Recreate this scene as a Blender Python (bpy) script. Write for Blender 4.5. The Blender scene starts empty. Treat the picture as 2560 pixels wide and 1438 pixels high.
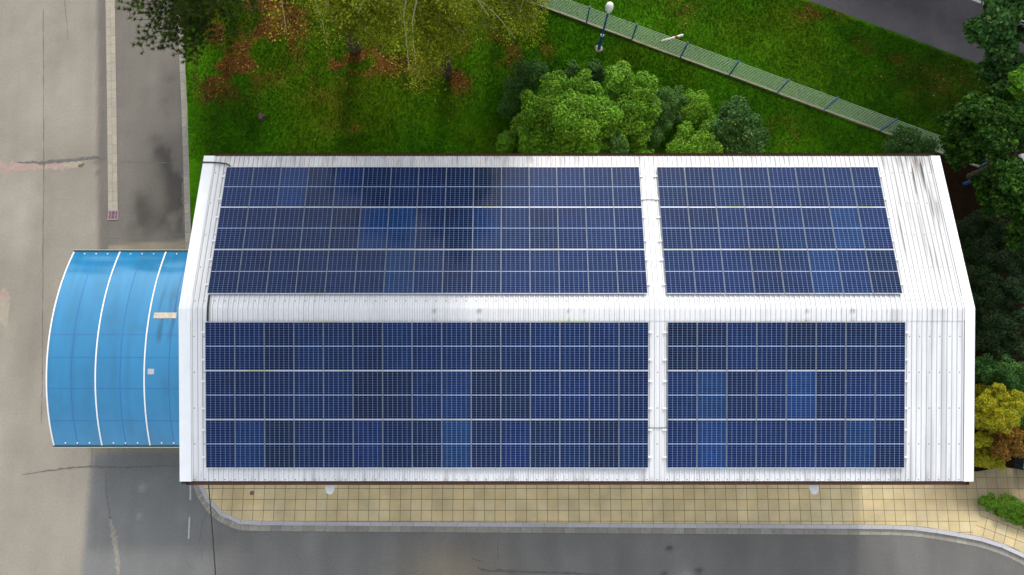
import bpy, math, random
import numpy as np
from mathutils import Vector, Matrix
R = math.radians
random.seed(7); rng = np.random.default_rng(7)
scene = bpy.context.scene
COL = scene.collection

# ------------------------------------------------------------------ camera, sky, sun, exposure
CAM_H, TILT, FPX = 31.5, 8.78, 1640.0
cam_data = bpy.data.cameras.new("camera"); cam_data.sensor_width = 36; cam_data.lens = FPX / 2560 * 36
cam_data.clip_end = 2000
cam = bpy.data.objects.new("camera", cam_data); COL.objects.link(cam)
cam.location = (0, 0, CAM_H); cam.rotation_euler = (R(TILT), 0, 0)
scene.camera = cam
SUN_EL, SUN_ROT = 36.0, 3.9
world = bpy.data.worlds.new("World"); scene.world = world; world.use_nodes = True
wn = world.node_tree
sky = wn.nodes.new("ShaderNodeTexSky"); sky.sky_type = 'NISHITA'; sky.sun_disc = False
sky.sun_elevation = R(SUN_EL); sky.sun_rotation = R(SUN_ROT); sky.dust_density = 2.5; sky.ozone_density = 1.0
haze_sat = wn.nodes.new("ShaderNodeHueSaturation"); haze_sat.inputs["Saturation"].default_value = 0.35   # thin cloud: a pale, nearly white sky
wn.links.new(sky.outputs[0], haze_sat.inputs["Color"]); wn.links.new(haze_sat.outputs[0], wn.nodes["Background"].inputs[0])
wn.nodes["Background"].inputs[1].default_value = 0.15
sun_data = bpy.data.lights.new("sun", 'SUN'); sun_data.energy = 0.75; sun_data.angle = R(4)
sun_data.color = (1.0, 0.95, 0.86)
sun = bpy.data.objects.new("sun", sun_data); COL.objects.link(sun); sun.location = (0, 30, 40)
sun_dir = Vector((math.sin(R(SUN_ROT)) * math.cos(R(SUN_EL)), math.cos(R(SUN_ROT)) * math.cos(R(SUN_EL)), math.sin(R(SUN_EL))))
sun.rotation_euler = sun_dir.to_track_quat('Z', 'Y').to_euler()
scene.view_settings.view_transform = 'Standard'; scene.view_settings.look = 'None'
scene.view_settings.exposure = 1.06; scene.view_settings.gamma = 1.0

# ------------------------------------------------------------------ helpers
_c, _s = math.cos(R(TILT)), math.sin(R(TILT))
def at(px, py, z=0.0):
    """world point at height z that the photograph shows at pixel (px, py)"""
    xc = (px - 1280) / FPX; yc = (719 - py) / FPX
    d = (xc, yc * _c + _s, yc * _s - _c)
    t = (z - CAM_H) / d[2]
    return Vector((d[0] * t, d[1] * t, z))
def to_px(X, Y, Z=0.0):
    X = np.asarray(X, float); Y = np.asarray(Y, float); v = CAM_H - Z
    z = v * _c + Y * _s; y = Y * _c - v * _s
    return 1280 + FPX * X / z, 719 - FPX * y / z

def vnoise(x, y, seed=0):
    """smooth value noise, 0..1"""
    x = np.asarray(x, float); y = np.asarray(y, float)
    xi = np.floor(x).astype(np.int64); yi = np.floor(y).astype(np.int64)
    fx = x - xi; fy = y - yi; fx = fx * fx * (3 - 2 * fx); fy = fy * fy * (3 - 2 * fy)
    def h(a, b):
        n = (a * 374761393 + b * 668265263 + seed * 974711) & 0xffffffff
        n = ((n ^ (n >> 13)) * 1274126177) & 0xffffffff
        return ((n ^ (n >> 16)) & 0xffff) / 65535.0
    return (h(xi, yi) * (1 - fx) + h(xi + 1, yi) * fx) * (1 - fy) + (h(xi, yi + 1) * (1 - fx) + h(xi + 1, yi + 1) * fx) * fy
def fbm(x, y, seed=0, o=4):
    s = 0; a = 0.5; t = 0
    for i in range(o):
        s = s + a * vnoise(np.asarray(x) * 2 ** i, np.asarray(y) * 2 ** i, seed + i * 17); t += a; a *= 0.55
    return s / t
def sstep(a, b, x):
    t = np.clip((x - a) / (b - a), 0, 1); return t * t * (3 - 2 * t)
def blob(px, py, cx, cy, rx, ry):
    return np.exp(-(((px - cx) / rx) ** 2 + ((py - cy) / ry) ** 2))

def mesh_obj(name, verts, faces, material=None, parent=None, tone=None, smooth=False):
    me = bpy.data.meshes.new(name); me.from_pydata([tuple(v) for v in verts], [], faces); me.update()
    if tone is not None:
        ca = me.color_attributes.new("tone", 'FLOAT_COLOR', 'POINT')
        t = np.ones((len(verts), 4), np.float32); t[:, :3] = np.asarray(tone, np.float32); ca.data.foreach_set("color", t.ravel())
    if smooth: me.polygons.foreach_set("use_smooth", np.ones(len(me.polygons), bool))
    if material: me.materials.append(material)
    o = bpy.data.objects.new(name, me); COL.objects.link(o)
    if parent: o.parent = parent
    return o
def quads_obj(name, V, material, tone=None, parent=None, n=4):
    """V: (N, n, 3) separate polygons"""
    N = len(V); me = bpy.data.meshes.new(name)
    me.vertices.add(N * n); me.vertices.foreach_set("co", V.astype(np.float32).ravel())
    me.loops.add(N * n); me.loops.foreach_set("vertex_index", np.arange(N * n, dtype=np.int32))
    me.polygons.add(N); me.polygons.foreach_set("loop_start", np.arange(0, N * n, n, dtype=np.int32))
    me.update(calc_edges=True)
    if tone is not None:
        ca = me.color_attributes.new("tone", 'FLOAT_COLOR', 'POINT')
        t = np.ones((N, n, 4), np.float32); t[:, :, :3] = tone[:, None, :] if tone.ndim == 2 else tone
        ca.data.foreach_set("color", t.ravel())
    me.materials.append(material)
    o = bpy.data.objects.new(name, me); COL.objects.link(o)
    if parent: o.parent = parent
    return o

class MB:
    def __init__(self): self.v = []; self.f = []; self.t = []
    def add(self, vs, fs, tone=(1, 1, 1)):
        b = len(self.v); self.v += [tuple(p) for p in vs]; self.t += [tone] * len(vs)
        self.f += [tuple(i + b for i in f) for f in fs]
    def box(self, c, s, rot=None, tone=(1, 1, 1)):
        x, y, z = s[0] / 2, s[1] / 2, s[2] / 2; c = Vector(c)
        vs = [Vector(p) for p in ((-x, -y, -z), (x, -y, -z), (x, y, -z), (-x, y, -z), (-x, -y, z), (x, -y, z), (x, y, z), (-x, y, z))]
        if rot: vs = [rot @ p for p in vs]
        self.add([c + p for p in vs], [(0, 3, 2, 1), (4, 5, 6, 7), (0, 1, 5, 4), (1, 2, 6, 5), (2, 3, 7, 6), (3, 0, 4, 7)], tone)
    def tube(self, pts, rad, n=8, cap=True, tone=(1, 1, 1)):
        pts = [Vector(p) for p in pts]
        if not hasattr(rad, '__len__'): rad = [rad] * len(pts)
        vs = []; fs = []
        for i, p in enumerate(pts):
            d = (pts[min(i + 1, len(pts) - 1)] - pts[max(i - 1, 0)]).normalized()
            u = d.cross(Vector((0.3, 0.2, 1))) if abs(d.z) < 0.95 else d.cross(Vector((1, 0.1, 0)))
            u.normalize(); w = d.cross(u)
            for k in range(n):
                a = 2 * math.pi * k / n
                vs.append(p + (u * math.cos(a) + w * math.sin(a)) * rad[i])
        for i in range(len(pts) - 1):
            for k in range(n):
                a, b = i * n + k, i * n + (k + 1) % n
                fs.append((a, b, b + n, a + n))
        if cap:
            fs.append(tuple(reversed(range(n)))); fs.append(tuple(range((len(pts) - 1) * n, len(pts) * n)))
        self.add(vs, fs, tone)
    def lathe(self, base, prof, n=16, axis=Vector((0, 0, 1)), tone=(1, 1, 1)):
        self.tube([Vector(base) + axis * h for r, h in prof], [max(r, 1e-3) for r, h in prof], n, True, tone)
    def build(self, name, material, parent=None, smooth=False, tone=False):
        return mesh_obj(name, self.v, self.f, material, parent, self.t if tone else None, smooth)

def tag(o, label=None, cat=None, group=None, kind=None):
    if label: o["label"] = label
    if cat: o["category"] = cat
    if group: o["group"] = group
    if kind: o["kind"] = kind
    return o
def empty(name, loc=(0, 0, 0), rot=(0, 0, 0)):
    o = bpy.data.objects.new(name, None); COL.objects.link(o); o.location = loc; o.rotation_euler = rot; o.empty_display_size = 0.3
    return o

def mat(name, col=(0.8, 0.8, 0.8), rough=0.7, var=0.0, scale=5.0, tone=False, bump=0.0, bscale=30.0, metallic=0.0, coat=0.0, spec=0.5, detail=4.0, stretch=None):
    m = bpy.data.materials.new(name); m.use_nodes = True
    nt = m.node_tree; N = nt.nodes; L = nt.links; p = N["Principled BSDF"]
    p.inputs["Roughness"].default_value = rough; p.inputs["Metallic"].default_value = metallic
    p.inputs["Specular IOR Level"].default_value = spec
    if coat: p.inputs["Coat Weight"].default_value = coat; p.inputs["Coat Roughness"].default_value = 0.05
    rgb = N.new("ShaderNodeRGB"); rgb.outputs[0].default_value = (*col, 1); out = rgb.outputs[0]
    tc = N.new("ShaderNodeTexCoord"); vec = tc.outputs["Object"]
    if stretch:
        mp = N.new("ShaderNodeMapping"); mp.inputs["Scale"].default_value = stretch; L.new(vec, mp.inputs[0]); vec = mp.outputs[0]
    if tone:
        a = N.new("ShaderNodeAttribute"); a.attribute_name = "tone"
        mx = N.new("ShaderNodeMix"); mx.data_type = 'RGBA'; mx.blend_type = 'MULTIPLY'; mx.inputs[0].default_value = 1
        L.new(out, mx.inputs[6]); L.new(a.outputs[0], mx.inputs[7]); out = mx.outputs[2]
    if var:
        nz = N.new("ShaderNodeTexNoise"); nz.inputs["Scale"].default_value = scale; nz.inputs["Detail"].default_value = detail
        nz.inputs["Roughness"].default_value = 0.65; L.new(vec, nz.inputs["Vector"])
        mr = N.new("ShaderNodeMapRange"); mr.inputs[1].default_value = 0.25; mr.inputs[2].default_value = 0.75
        mr.inputs[3].default_value = 1 - var; mr.inputs[4].default_value = 1 + var; L.new(nz.outputs[0], mr.inputs[0])
        vm = N.new("ShaderNodeVectorMath"); vm.operation = 'SCALE'; L.new(out, vm.inputs[0]); L.new(mr.outputs[0], vm.inputs["Scale"]); out = vm.outputs[0]
    L.new(out, p.inputs["Base Color"])
    if bump:
        nb = N.new("ShaderNodeTexNoise"); nb.inputs["Scale"].default_value = bscale; nb.inputs["Detail"].default_value = 5; L.new(vec, nb.inputs["Vector"])
        b = N.new("ShaderNodeBump"); b.inputs["Strength"].default_value = bump; b.inputs["Distance"].default_value = 0.02
        L.new(nb.outputs[0], b.inputs["Height"]); L.new(b.outputs[0], p.inputs["Normal"])
    return m
def leaf_mat(name, col, trans=0.35, rough=0.55):
    m = bpy.data.materials.new(name); m.use_nodes = True
    nt = m.node_tree; N = nt.nodes; L = nt.links; p = N["Principled BSDF"]
    p.inputs["Roughness"].default_value = rough; p.inputs["Specular IOR Level"].default_value = 0.12
    a = N.new("ShaderNodeAttribute"); a.attribute_name = "tone"
    mx = N.new("ShaderNodeMix"); mx.data_type = 'RGBA'; mx.blend_type = 'MULTIPLY'; mx.inputs[0].default_value = 1
    mx.inputs[6].default_value = (*col, 1); L.new(a.outputs[0], mx.inputs[7]); L.new(mx.outputs[2], p.inputs["Base Color"])
    tr = N.new("ShaderNodeBsdfTranslucent"); L.new(mx.outputs[2], tr.inputs[0])
    ms = N.new("ShaderNodeMixShader"); ms.inputs[0].default_value = trans
    L.new(p.outputs[0], ms.inputs[1]); L.new(tr.outputs[0], ms.inputs[2]); L.new(ms.outputs[0], N["Material Output"].inputs[0])
    return m

M = {}
M['asphalt'] = mat('asphalt', (1, 1, 1), 0.9, 0.13, 9, tone=True, bump=0.35, bscale=45, detail=9)
M['road'] = mat('road asphalt', (1, 1, 1), 0.85, 0.16, 2.5, tone=True, bump=0.3, bscale=45, detail=9)
M['soil'] = mat('soil', (0.012, 0.007, 0.003), 0.95, 0.4, 3, spec=0.02, bump=0.6, bscale=12)
M['turf'] = mat('turf', (1, 1, 1), 0.95, 0.35, 6, tone=True, spec=0.03, bump=0.8, bscale=18, detail=8)
M['grass'] = leaf_mat('grass blades', (1, 1, 1), 0.3, 0.9)
M['litter'] = leaf_mat('dry leaves', (1, 1, 1), 0.15, 0.7)
M['kerb'] = mat('kerb concrete', (0.47, 0.46, 0.47), 0.85, 0.12, 8, tone=True, bump=0.2)
M['gutter_stone'] = mat('gutter stone', (0.30, 0.28, 0.235), 0.85, 0.18, 7, tone=True, bump=0.25)
M['channel'] = mat('channel stone', (0.33, 0.30, 0.235), 0.85, 0.14, 7, tone=True, bump=0.2)
M['wall'] = mat('wall render', (0.72, 0.66, 0.54), 0.9, 0.1, 3, bump=0.2)
M['roof'] = mat('white roof sheet', (0.77, 0.775, 0.775), 0.45, 0.03, 6, tone=True)
M['white_metal'] = mat('white flashing', (0.82, 0.83, 0.83), 0.4, 0.04, 2)
M['gutter'] = mat('brown gutter', (0.10, 0.042, 0.024), 0.5, 0.2, 3)
M['alu'] = mat('aluminium', (0.55, 0.56, 0.57), 0.4, 0.06, 3, metallic=0.35)
M['black'] = mat('black cable', (0.03, 0.03, 0.032), 0.6, 0.1, 5)
M['rust'] = mat('rusty plate', (0.55, 0.48, 0.36), 0.6, 0.25, 6, bump=0.1)
M['blue_paint'] = mat('blue paint', (0.03, 0.11, 0.33), 0.4, 0.1, 6)
M['globe'] = mat('opal plastic', (0.85, 0.85, 0.82), 0.35, 0.03, 4)
M['concrete'] = mat('concrete', (0.34, 0.31, 0.25), 0.9, 0.25, 6, bump=0.4)
M['wire'] = mat('galvanised green wire', (0.40, 0.56, 0.36), 0.5, 0.1, 6)
M['white_paint'] = mat('white paint', (0.78, 0.78, 0.76), 0.5, 0.06, 8)
M['red_paint'] = mat('red paint', (0.65, 0.04, 0.03), 0.5, 0.1, 8)
M['road_paint'] = mat('worn road paint', (0.42, 0.42, 0.41), 0.8, 0.45, 14, detail=8)
M['iron'] = mat('cast iron', (0.16, 0.12, 0.13), 0.6, 0.2, 12)
M['dark'] = mat('dark void', (0.012, 0.011, 0.011), 0.9, 0.2, 5)
M['crack'] = mat('bitumen crack', (0.13, 0.122, 0.115), 0.85, 0.3, 6)
M['patch_pink'] = mat('pinkish patch', (0.34, 0.25, 0.21), 0.9, 0.18, 4, bump=0.3)
M['patch_sand'] = mat('sandy patch', (0.33, 0.285, 0.22), 0.9, 0.15, 4, bump=0.3)
M['worn'] = mat('worn asphalt', (0.27, 0.245, 0.20), 0.9, 0.2, 4, bump=0.3)
M['moss'] = mat('moss tuft', (0.13, 0.10, 0.025), 0.95, 0.4, 20)
M['bark'] = mat('bark', (0.07, 0.05, 0.035), 0.95, 0.4, 9, bump=0.7, bscale=15)
M['birch_bark'] = mat('birch bark', (0.42, 0.40, 0.33), 0.85, 0.45, 6, bump=0.4, stretch=(1, 1, 3))
M['twig'] = mat('pale twig', (0.42, 0.38, 0.22), 0.85, 0.2, 6)
M['leaf'] = leaf_mat('leaf', (1, 1, 1), 0.3)
M['needle'] = leaf_mat('needle', (1, 1, 1), 0.2, 0.6)
M['grey_slab'] = mat('grey slab', (0.42, 0.45, 0.44), 0.7, 0.06, 5)
M['dark_slat'] = mat('dark slat', (0.03, 0.04, 0.045), 0.6, 0.15, 5)

def add_screws(m):
    nt = m.node_tree; N = nt.nodes; L = nt.links; p = N["Principled BSDF"]; src = p.inputs["Base Color"].links[0].from_socket
    tc = N.new("ShaderNodeTexCoord"); sp = N.new("ShaderNodeSeparateXYZ"); L.new(tc.outputs["Object"], sp.inputs[0])
    def mth(op, a, b=None):
        n = N.new("ShaderNodeMath"); n.operation = op
        for k, v in enumerate((a, b)):
            if v is None: continue
            if isinstance(v, (int, float)): n.inputs[k].default_value = v
            else: L.new(v, n.inputs[k])
        return n.outputs[0]
    def near(c, per, off, w): return mth('LESS_THAN', mth('MULTIPLY', mth('ABSOLUTE', mth('SUBTRACT', mth('FRACT', mth('DIVIDE', mth('ADD', c, off), per)), .5)), per), w)
    dot = mth('MULTIPLY', near(sp.outputs[0], .3612, .02, .02), near(sp.outputs[1], 1.27, .05, .022))
    mx = N.new("ShaderNodeMix"); mx.data_type = 'RGBA'; L.new(dot, mx.inputs[0]); L.new(src, mx.inputs[6]); mx.inputs[7].default_value = (.2, .19, .18, 1); L.new(mx.outputs[2], p.inputs["Base Color"])
add_screws(M['roof'])

# ------------------------------------------------------------------ the ground, asphalt yard and road
g = mesh_obj('ground', [(-900, -900, -.12), (900, -900, -.12), (900, 900, -.12), (-900, 900, -.12)], [(0, 1, 2, 3)], mat('meadow', (0.05, 0.075, 0.02), 0.95, 0.3, 0.2))
tag(g, kind='structure')

def grid_sheet(name, xs, ys, zf, tonef, material):
    X, Y = np.meshgrid(xs, ys); nx, ny = len(xs), len(ys)
    V = np.stack([X, Y, zf(X, Y)], -1).reshape(-1, 3); T = tonef(X, Y).reshape(-1, 3)
    i = np.arange(ny - 1)[:, None] * nx + np.arange(nx - 1)[None]
    F = np.stack([i, i + 1, i + nx + 1, i + nx], -1).reshape(-1, 4)
    return mesh_obj(name, V, F.tolist(), material, tone=T)

def asphalt_tone(X, Y):
    px, py = to_px(X, Y)
    n1 = fbm(X * .35, Y * .35, 3); n2 = fbm(X * 1.4, Y * 1.4, 9); ns = fbm(X * 1.2, Y * .12, 21)
    base = np.stack([.315 + 0 * X, .295 + 0 * X, .262 + 0 * X], -1)
    cool = np.array([.165, .155, .143])
    # shade painted in: trees' east of the drainage channel, the canopy's to its south
    e = sstep(-20.6, -20.3, X + (Y - 8.4) * .1) * sstep(6.0, 6.4, Y)
    base = base * (1 - e[..., None]) + cool * e[..., None]
    pad = sstep(-19.9, -19.8, X) * sstep(-3.05, -2.95, Y) * (1 - sstep(6.9, 7.0, Y - (X + 20) * .07))
    base = base * (1 - pad[..., None]) + np.array([.27, .25, .195]) * pad[..., None]
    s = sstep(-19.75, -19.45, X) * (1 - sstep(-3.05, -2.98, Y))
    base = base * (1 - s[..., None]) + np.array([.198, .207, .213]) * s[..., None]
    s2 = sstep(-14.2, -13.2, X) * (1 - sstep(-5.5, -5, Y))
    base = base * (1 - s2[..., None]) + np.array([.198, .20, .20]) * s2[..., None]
    # darker south-east tone with a sunlit gap painted in, and a worn brown spot
    d = sstep(8, 10, X) * (1 - sstep(-5.5, -5, Y)) * (1 - .55 * sstep(17.45, 17.6, X) * (1 - sstep(18.2, 19.8, X)))
    base = base * (1 - .22 * d[..., None])
    w = blob(px, py, 1130, 1425, 130, 60)
    base = base * (1 - .6 * w[..., None]) + np.array([.34, .28, .2]) * .6 * w[..., None]
    f = .82 + .36 * n1; f = f * (.9 + .2 * n2) * (.84 + .32 * ns)
    # tree shade painted in beside the lawn edging, plus small stains elsewhere
    st = 0
    for (a, b, rx, ry, k) in ((425, 235, 22, 40, .5), (410, 370, 45, 55, .4), (440, 480, 35, 70, .45), (350, 520, 35, 70, .35), (420, 560, 50, 40, .3),
                              (1673, 1371, 8, 6, .6), (1693, 1366, 5, 3, .5), (1748, 1427, 8, 7, .5), (1660, 1433, 8, 5, .5), (1715, 1440, 16, 14, -.25),
                              (355, 1219, 9, 8, -.35), (347, 1291, 6, 6, -.35), (455, 1290, 12, 20, -.15), (240, 405, 10, 8, .25), (242, 433, 4, 4, .5)):
        st = st + k * blob(px, py, a, b, rx, ry) * (.55 + .9 * n2)
    f = f * (1 - np.clip(st * (.35 + 1.3 * sstep(.35, .62, fbm(X * .9, Y * .6, 33))), -.4, .6))
    lane = sstep(107, 109, px) * (1 - sstep(225, 230, px)) * (py < 620)
    f = f * (1 - .05 * lane)
    f = f * (1 - .05 * sstep(200, 262, px) * (1 - sstep(262, 300, px)) * (py < 400))
    base = base * f[..., None] * np.array([.88, .845, .775])
    tire = np.exp(-((px - (460 - (py - 1200) * .1)) / 14) ** 2) * (py > 1180) * .06
    return base * (1 + tire[..., None])
xs = np.concatenate([[-120, -60, -40], np.arange(-30, 30.01, .16), [40, 60, 120]])
ys = np.concatenate([[-90, -50, -20], np.arange(-12, 24.01, .16), [30, 60]])
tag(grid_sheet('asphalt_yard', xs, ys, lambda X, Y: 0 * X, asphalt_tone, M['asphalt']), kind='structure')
yard = bpy.data.objects['asphalt_yard']

# public road beyond the verge, seen in the upper right corner
ra, rb = at(2020, 0), at(2460, 165)
rd = (rb - ra).normalized(); rn = Vector((-rd.y, rd.x, 0))
def road_tone(U, V):
    n1 = fbm(U * .15, V * .9, 41); n2 = fbm(U * .9, V * .9, 44)
    edge = 1 + .35 * np.exp(-(V / .8) ** 2); tr = 1 - .2 * np.exp(-((V - 1.9) / .7) ** 2)
    f = (.8 + .25 * n1 + .15 * n2) * edge * tr
    return np.stack([.055 * f, .050 * f, .055 * f], -1)
us = np.concatenate([[-150, -60, -20], np.arange(-6, 24, .3), [60, 150]]); vs = np.arange(-.3, 7.5, .15)
U, V = np.meshgrid(us, vs)
P = np.stack([ra.x + rd.x * U + rn.x * V, ra.y + rd.y * U + rn.y * V, 0 * U + .03], -1).reshape(-1, 3)
i = np.arange(len(vs) - 1)[:, None] * len(us) + np.arange(len(us) - 1)[None]
F = np.stack([i, i + 1, i + len(us) + 1, i + len(us)], -1).reshape(-1, 4)
road = tag(mesh_obj('road', P, F.tolist(), M['road'], tone=road_tone(U, V).reshape(-1, 3)), kind='structure')
def dash(a, b, w, z, parent, name='lane_marking', material='road_paint'):
    a, b = Vector(a), Vector(b); d = (b - a).normalized(); n = Vector((-d.y, d.x, 0)) * w / 2
    return mesh_obj(name, [(*(a - n).xy, z), (*(b - n).xy, z), (*(b + n).xy, z), (*(a + n).xy, z)], [(0, 1, 2, 3)], M[material], parent)
for a, b in (((2400, -14), (2466, 13)), ((2538, 44), (2575, 60))):
    dash(at(*a), at(*b), .16, .036, road)
dash(at(476, 1198), at(476, 1250), .08, .005, yard); dash(at(474, 1292), at(471.5, 1347), .07, .005, yard)

def ribbon(name, pts, width, z, material, parent=None, wob=.25, sub=6, seed=1):
    """a wavering strip along pixel points on the ground"""
    w = [at(*p).xy for p in pts]; path = []
    for a, b in zip(w[:-1], w[1:]):
        for k in range(sub): path.append(a.lerp(b, k / sub))
    path.append(w[-1]); rr = random.Random(seed); vs = []
    for k, p in enumerate(path):
        d = (path[min(k + 1, len(path) - 1)] - path[max(k - 1, 0)]).normalized(); n = Vector((-d.y, d.x))
        wd = (width(k / (len(path) - 1)) if callable(width) else width) * (1 + wob * rr.uniform(-1, 1)); j = rr.uniform(-.3, .3) * wd
        vs += [(*(p - n * (wd / 2 + j)), z), (*(p + n * (wd / 2 - j)), z)]
    return mesh_obj(name, vs, [(2 * k, 2 * k + 1, 2 * k + 3, 2 * k + 2) for k in range(len(path) - 1)], M[material], parent)
taper = lambda W: (lambda t: W * (.25 + .75 * math.sin(math.pi * min(max(t, .03), .97))))
ribbon('asphalt_patch', [(-40, 421), (0, 420), (60, 418), (140, 416), (185, 412), (205, 410)], lambda t: .62 - .4 * t, .004, 'patch_pink', yard, .12)
ribbon('asphalt_patch', [(160, 415), (185, 411), (208, 408)], taper(.3), .008, 'patch_sand', yard, .3)
ribbon('moss_tuft', [(196, 416), (211, 411)], taper(.16), .012, 'moss', yard, .4)
ribbon('crack', [(44, 406), (70, 407), (85, 405), (100, 409), (130, 403), (180, 400), (215, 396), (240, 392), (262, 395)], lambda t: .1 * (.4 + math.sin(t * 3)), .016, 'crack', yard, .5)
ribbon('crack', [(108, 20), (109, 250), (110, 470), (108, 560), (107, 760), (106, 960), (103, 1060)], .035, .004, 'crack', yard, .6, 14)
ribbon('crack', [(162, 0), (164, 30), (168, 60), (170, 100)], .03, .004, 'crack', yard, .6)
ribbon('asphalt_patch', [(-8, 772), (23, 772)], 1.6, .004, 'patch_sand', yard, .02, 3)
ribbon('asphalt_patch', [(-8, 741), (22, 738)], .42, .008, 'patch_pink', yard, .1, 3)
ribbon('crack', [(55, 1187), (120, 1177), (185, 1169), (228, 1167), (300, 1168), (360, 1167), (424, 1164)], taper(.09), .006, 'crack', yard, .5)
ribbon('crack', [(424, 1165), (452, 1165)], .02, .006, 'crack', yard)
ribbon('crack', [(264, 1170), (265, 1210), (268, 1250), (273, 1275), (276, 1298)], .04, .004, 'crack', yard, .6)
ribbon('asphalt_patch', [(275, 1296), (282, 1330), (287, 1360), (293, 1400), (298, 1450)], taper(.26), .004, 'worn', yard, .3)
ribbon('crack', [(517, 1285), (508, 1300), (503, 1320), (500, 1345), (499, 1356)], .03, .004, 'crack', yard, .6)
ribbon('crack', [(504, 1370), (505, 1400)], .03, .004, 'crack', yard, .6)
ribbon('crack', [(463, 1400), (475, 1418), (490, 1424)], .03, .004, 'crack', yard, .6)
ribbon('crack', [(270, 550), (270, 600), (270, 640)], .03, .004, 'crack', yard, .4)
ribbon('crack', [(270, 597), (350, 595), (420, 588), (460, 586)], .035, .004, 'crack', yard, .5)
ribbon('crack', [(300, 404), (360, 406), (460, 409)], .025, .006, 'crack', yard, .6)
ribbon('crack', [(1244, 1350), (1245, 1396)], .025, .004, 'crack', yard, .5)
ribbon('crack', [(1192, 1416), (1206, 1426), (1290, 1430), (1420, 1433), (1500, 1436)], taper(.11), .004, 'crack', yard, .5)
ribbon('crack', [(1178, 1396), (1203, 1404)], .03, .004, 'crack', yard, .5)
ribbon('crack', [(231, 1118), (228, 1167)], .035, .004, 'crack', yard, .4)
ribbon('dirt_line', [(452, 250), (458, 360), (460, 480), (462, 590)], lambda t: .06 + .12 * t, .0045, 'crack', yard, .5, 12)

# ------------------------------------------------------------------ kerbs, gutter stones, drainage channel
def resample(pts, step):
    pts = [Vector(p) for p in pts]; L = [0]
    for a, b in zip(pts[:-1], pts[1:]): L.append(L[-1] + (b - a).length)
    n = max(1, round(L[-1] / step)); out = []
    for k in range(n + 1):
        d = L[-1] * k / n; j = 0
        while j < len(pts) - 2 and L[j + 1] < d: j += 1
        out.append(pts[j].lerp(pts[j + 1], (d - L[j]) / max(L[j + 1] - L[j], 1e-6)))
    return out
def smooth_path(pts, sub=8):
    pts = [Vector(p) for p in pts]; out = []
    for i in range(len(pts) - 1):
        p0, p1, p2, p3 = pts[max(i - 1, 0)], pts[i], pts[i + 1], pts[min(i + 2, len(pts) - 1)]
        for k in range(sub):
            t = k / sub; out.append(.5 * ((2 * p1) + (p2 - p0) * t + (2 * p0 - 5 * p1 + 4 * p2 - p3) * t * t + (3 * p1 - p0 - 3 * p2 + p3) * t ** 3))
    return out + [pts[-1]]
def offset(path, d):
    out = []
    for k, p in enumerate(path):
        t = (path[min(k + 1, len(path) - 1)] - path[max(k - 1, 0)]).normalized(); out.append(p + Vector((-t.y, t.x)) * d)
    return out
def stones(mb, path, o0, o1, z0, z1, step, gap=.012, var=.12):
    p = resample(path, step); a, b = offset(p, o0), offset(p, o1)
    for k in range(len(p) - 1):
        g = gap / max((p[k + 1] - p[k]).length, .05)
        q = [a[k].lerp(a[k + 1], g), a[k].lerp(a[k + 1], 1 - g), b[k].lerp(b[k + 1], 1 - g), b[k].lerp(b[k + 1], g)]
        t = 1 + random.uniform(-var, var); tone = (t, t * random.uniform(.97, 1.02), t * random.uniform(.94, 1.03))
        vs = [(*v, z0) for v in q] + [(*v, z1) for v in q]
        mb.add(vs, [(4, 5, 6, 7), (0, 1, 5, 4), (1, 2, 6, 5), (2, 3, 7, 6), (3, 0, 4, 7)], tone)
KERB_PX = [(478, 1150), (488, 1185), (497, 1208), (507, 1233), (522, 1257), (539, 1277), (556, 1289), (573, 1298.5), (593, 1306), (616, 1310.5), (700, 1312),
           (1000, 1314), (1480, 1317), (1800, 1319), (2100, 1320.6), (2235, 1322), (2302, 1326.5), (2356, 1334.6), (2424, 1346.7), (2464, 1356), (2518, 1375), (2560, 1396), (2620, 1430), (2700, 1490)]
kerb_path = smooth_path([at(*p).xy for p in KERB_PX], 8)
kb = MB(); stones(kb, kerb_path, 0, .18, 0, .13, 1.0, .006, .07)
tag(kb.build('kerb', M['kerb'], tone=True), kind='structure')
joint = mesh_obj('kerb_joint', *(lambda a, b: ([(*v, .005) for v in a] + [(*v, .005) for v in b], [(k, k + 1, len(a) + k + 1, len(a) + k) for k in range(len(a) - 1)]))(offset(kerb_path, -.31), offset(kerb_path, .0)), M['crack'], bpy.data.objects['kerb'])
iA = next(k for k, p in enumerate(kerb_path) if p.x > at(618, 1310).x)
gs = MB(); stones(gs, kerb_path[:iA + 1], -.285, -.02, 0, .012, .16, .006, .15); stones(gs, kerb_path[iA:], -.285, -.02, 0, .012, .5, .006, .15)
tag(gs.build('gutter_stones', M['gutter_stone'], tone=True), kind='structure')
# lawn edging: a row of flat stones and a thin upright kerb
EDGE_PX = [(440, -60), (450, 60), (455, 130), (462, 290), (468, 480), (471, 600), (473, 680)]
edge_path = smooth_path([at(*p).xy for p in EDGE_PX], 6)
es = MB(); stones(es, edge_path, -.15, .10, 0, .012, .5, .008, .12); stones(es, edge_path, .115, .175, 0, .09, 1.0, .004, .08)
tag(es.build('lawn_edging', M['gutter_stone'], tone=True), kind='structure')
cs = MB(); cp = [at(275, -40).xy, at(275.5, 0).xy, at(279.5, 260).xy, at(282.5, 527).xy]
stones(cs, cp, .005, .235, 0, .01, .485, .006, .06); stones(cs, cp, -.235, -.005, 0, .01, .485, .006, .06)
tag(cs.build('drainage_channel', M['channel'], tone=True), kind='structure')
cj = mesh_obj('channel_joint', *(lambda a, b: ([(*v, .004) for v in a] + [(*v, .004) for v in b], [(k, k + 1, len(a) + k + 1, len(a) + k) for k in range(len(a) - 1)]))(offset(cp, -.27), offset(cp, .27)), M['crack'], bpy.data.objects['drainage_channel'])
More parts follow.
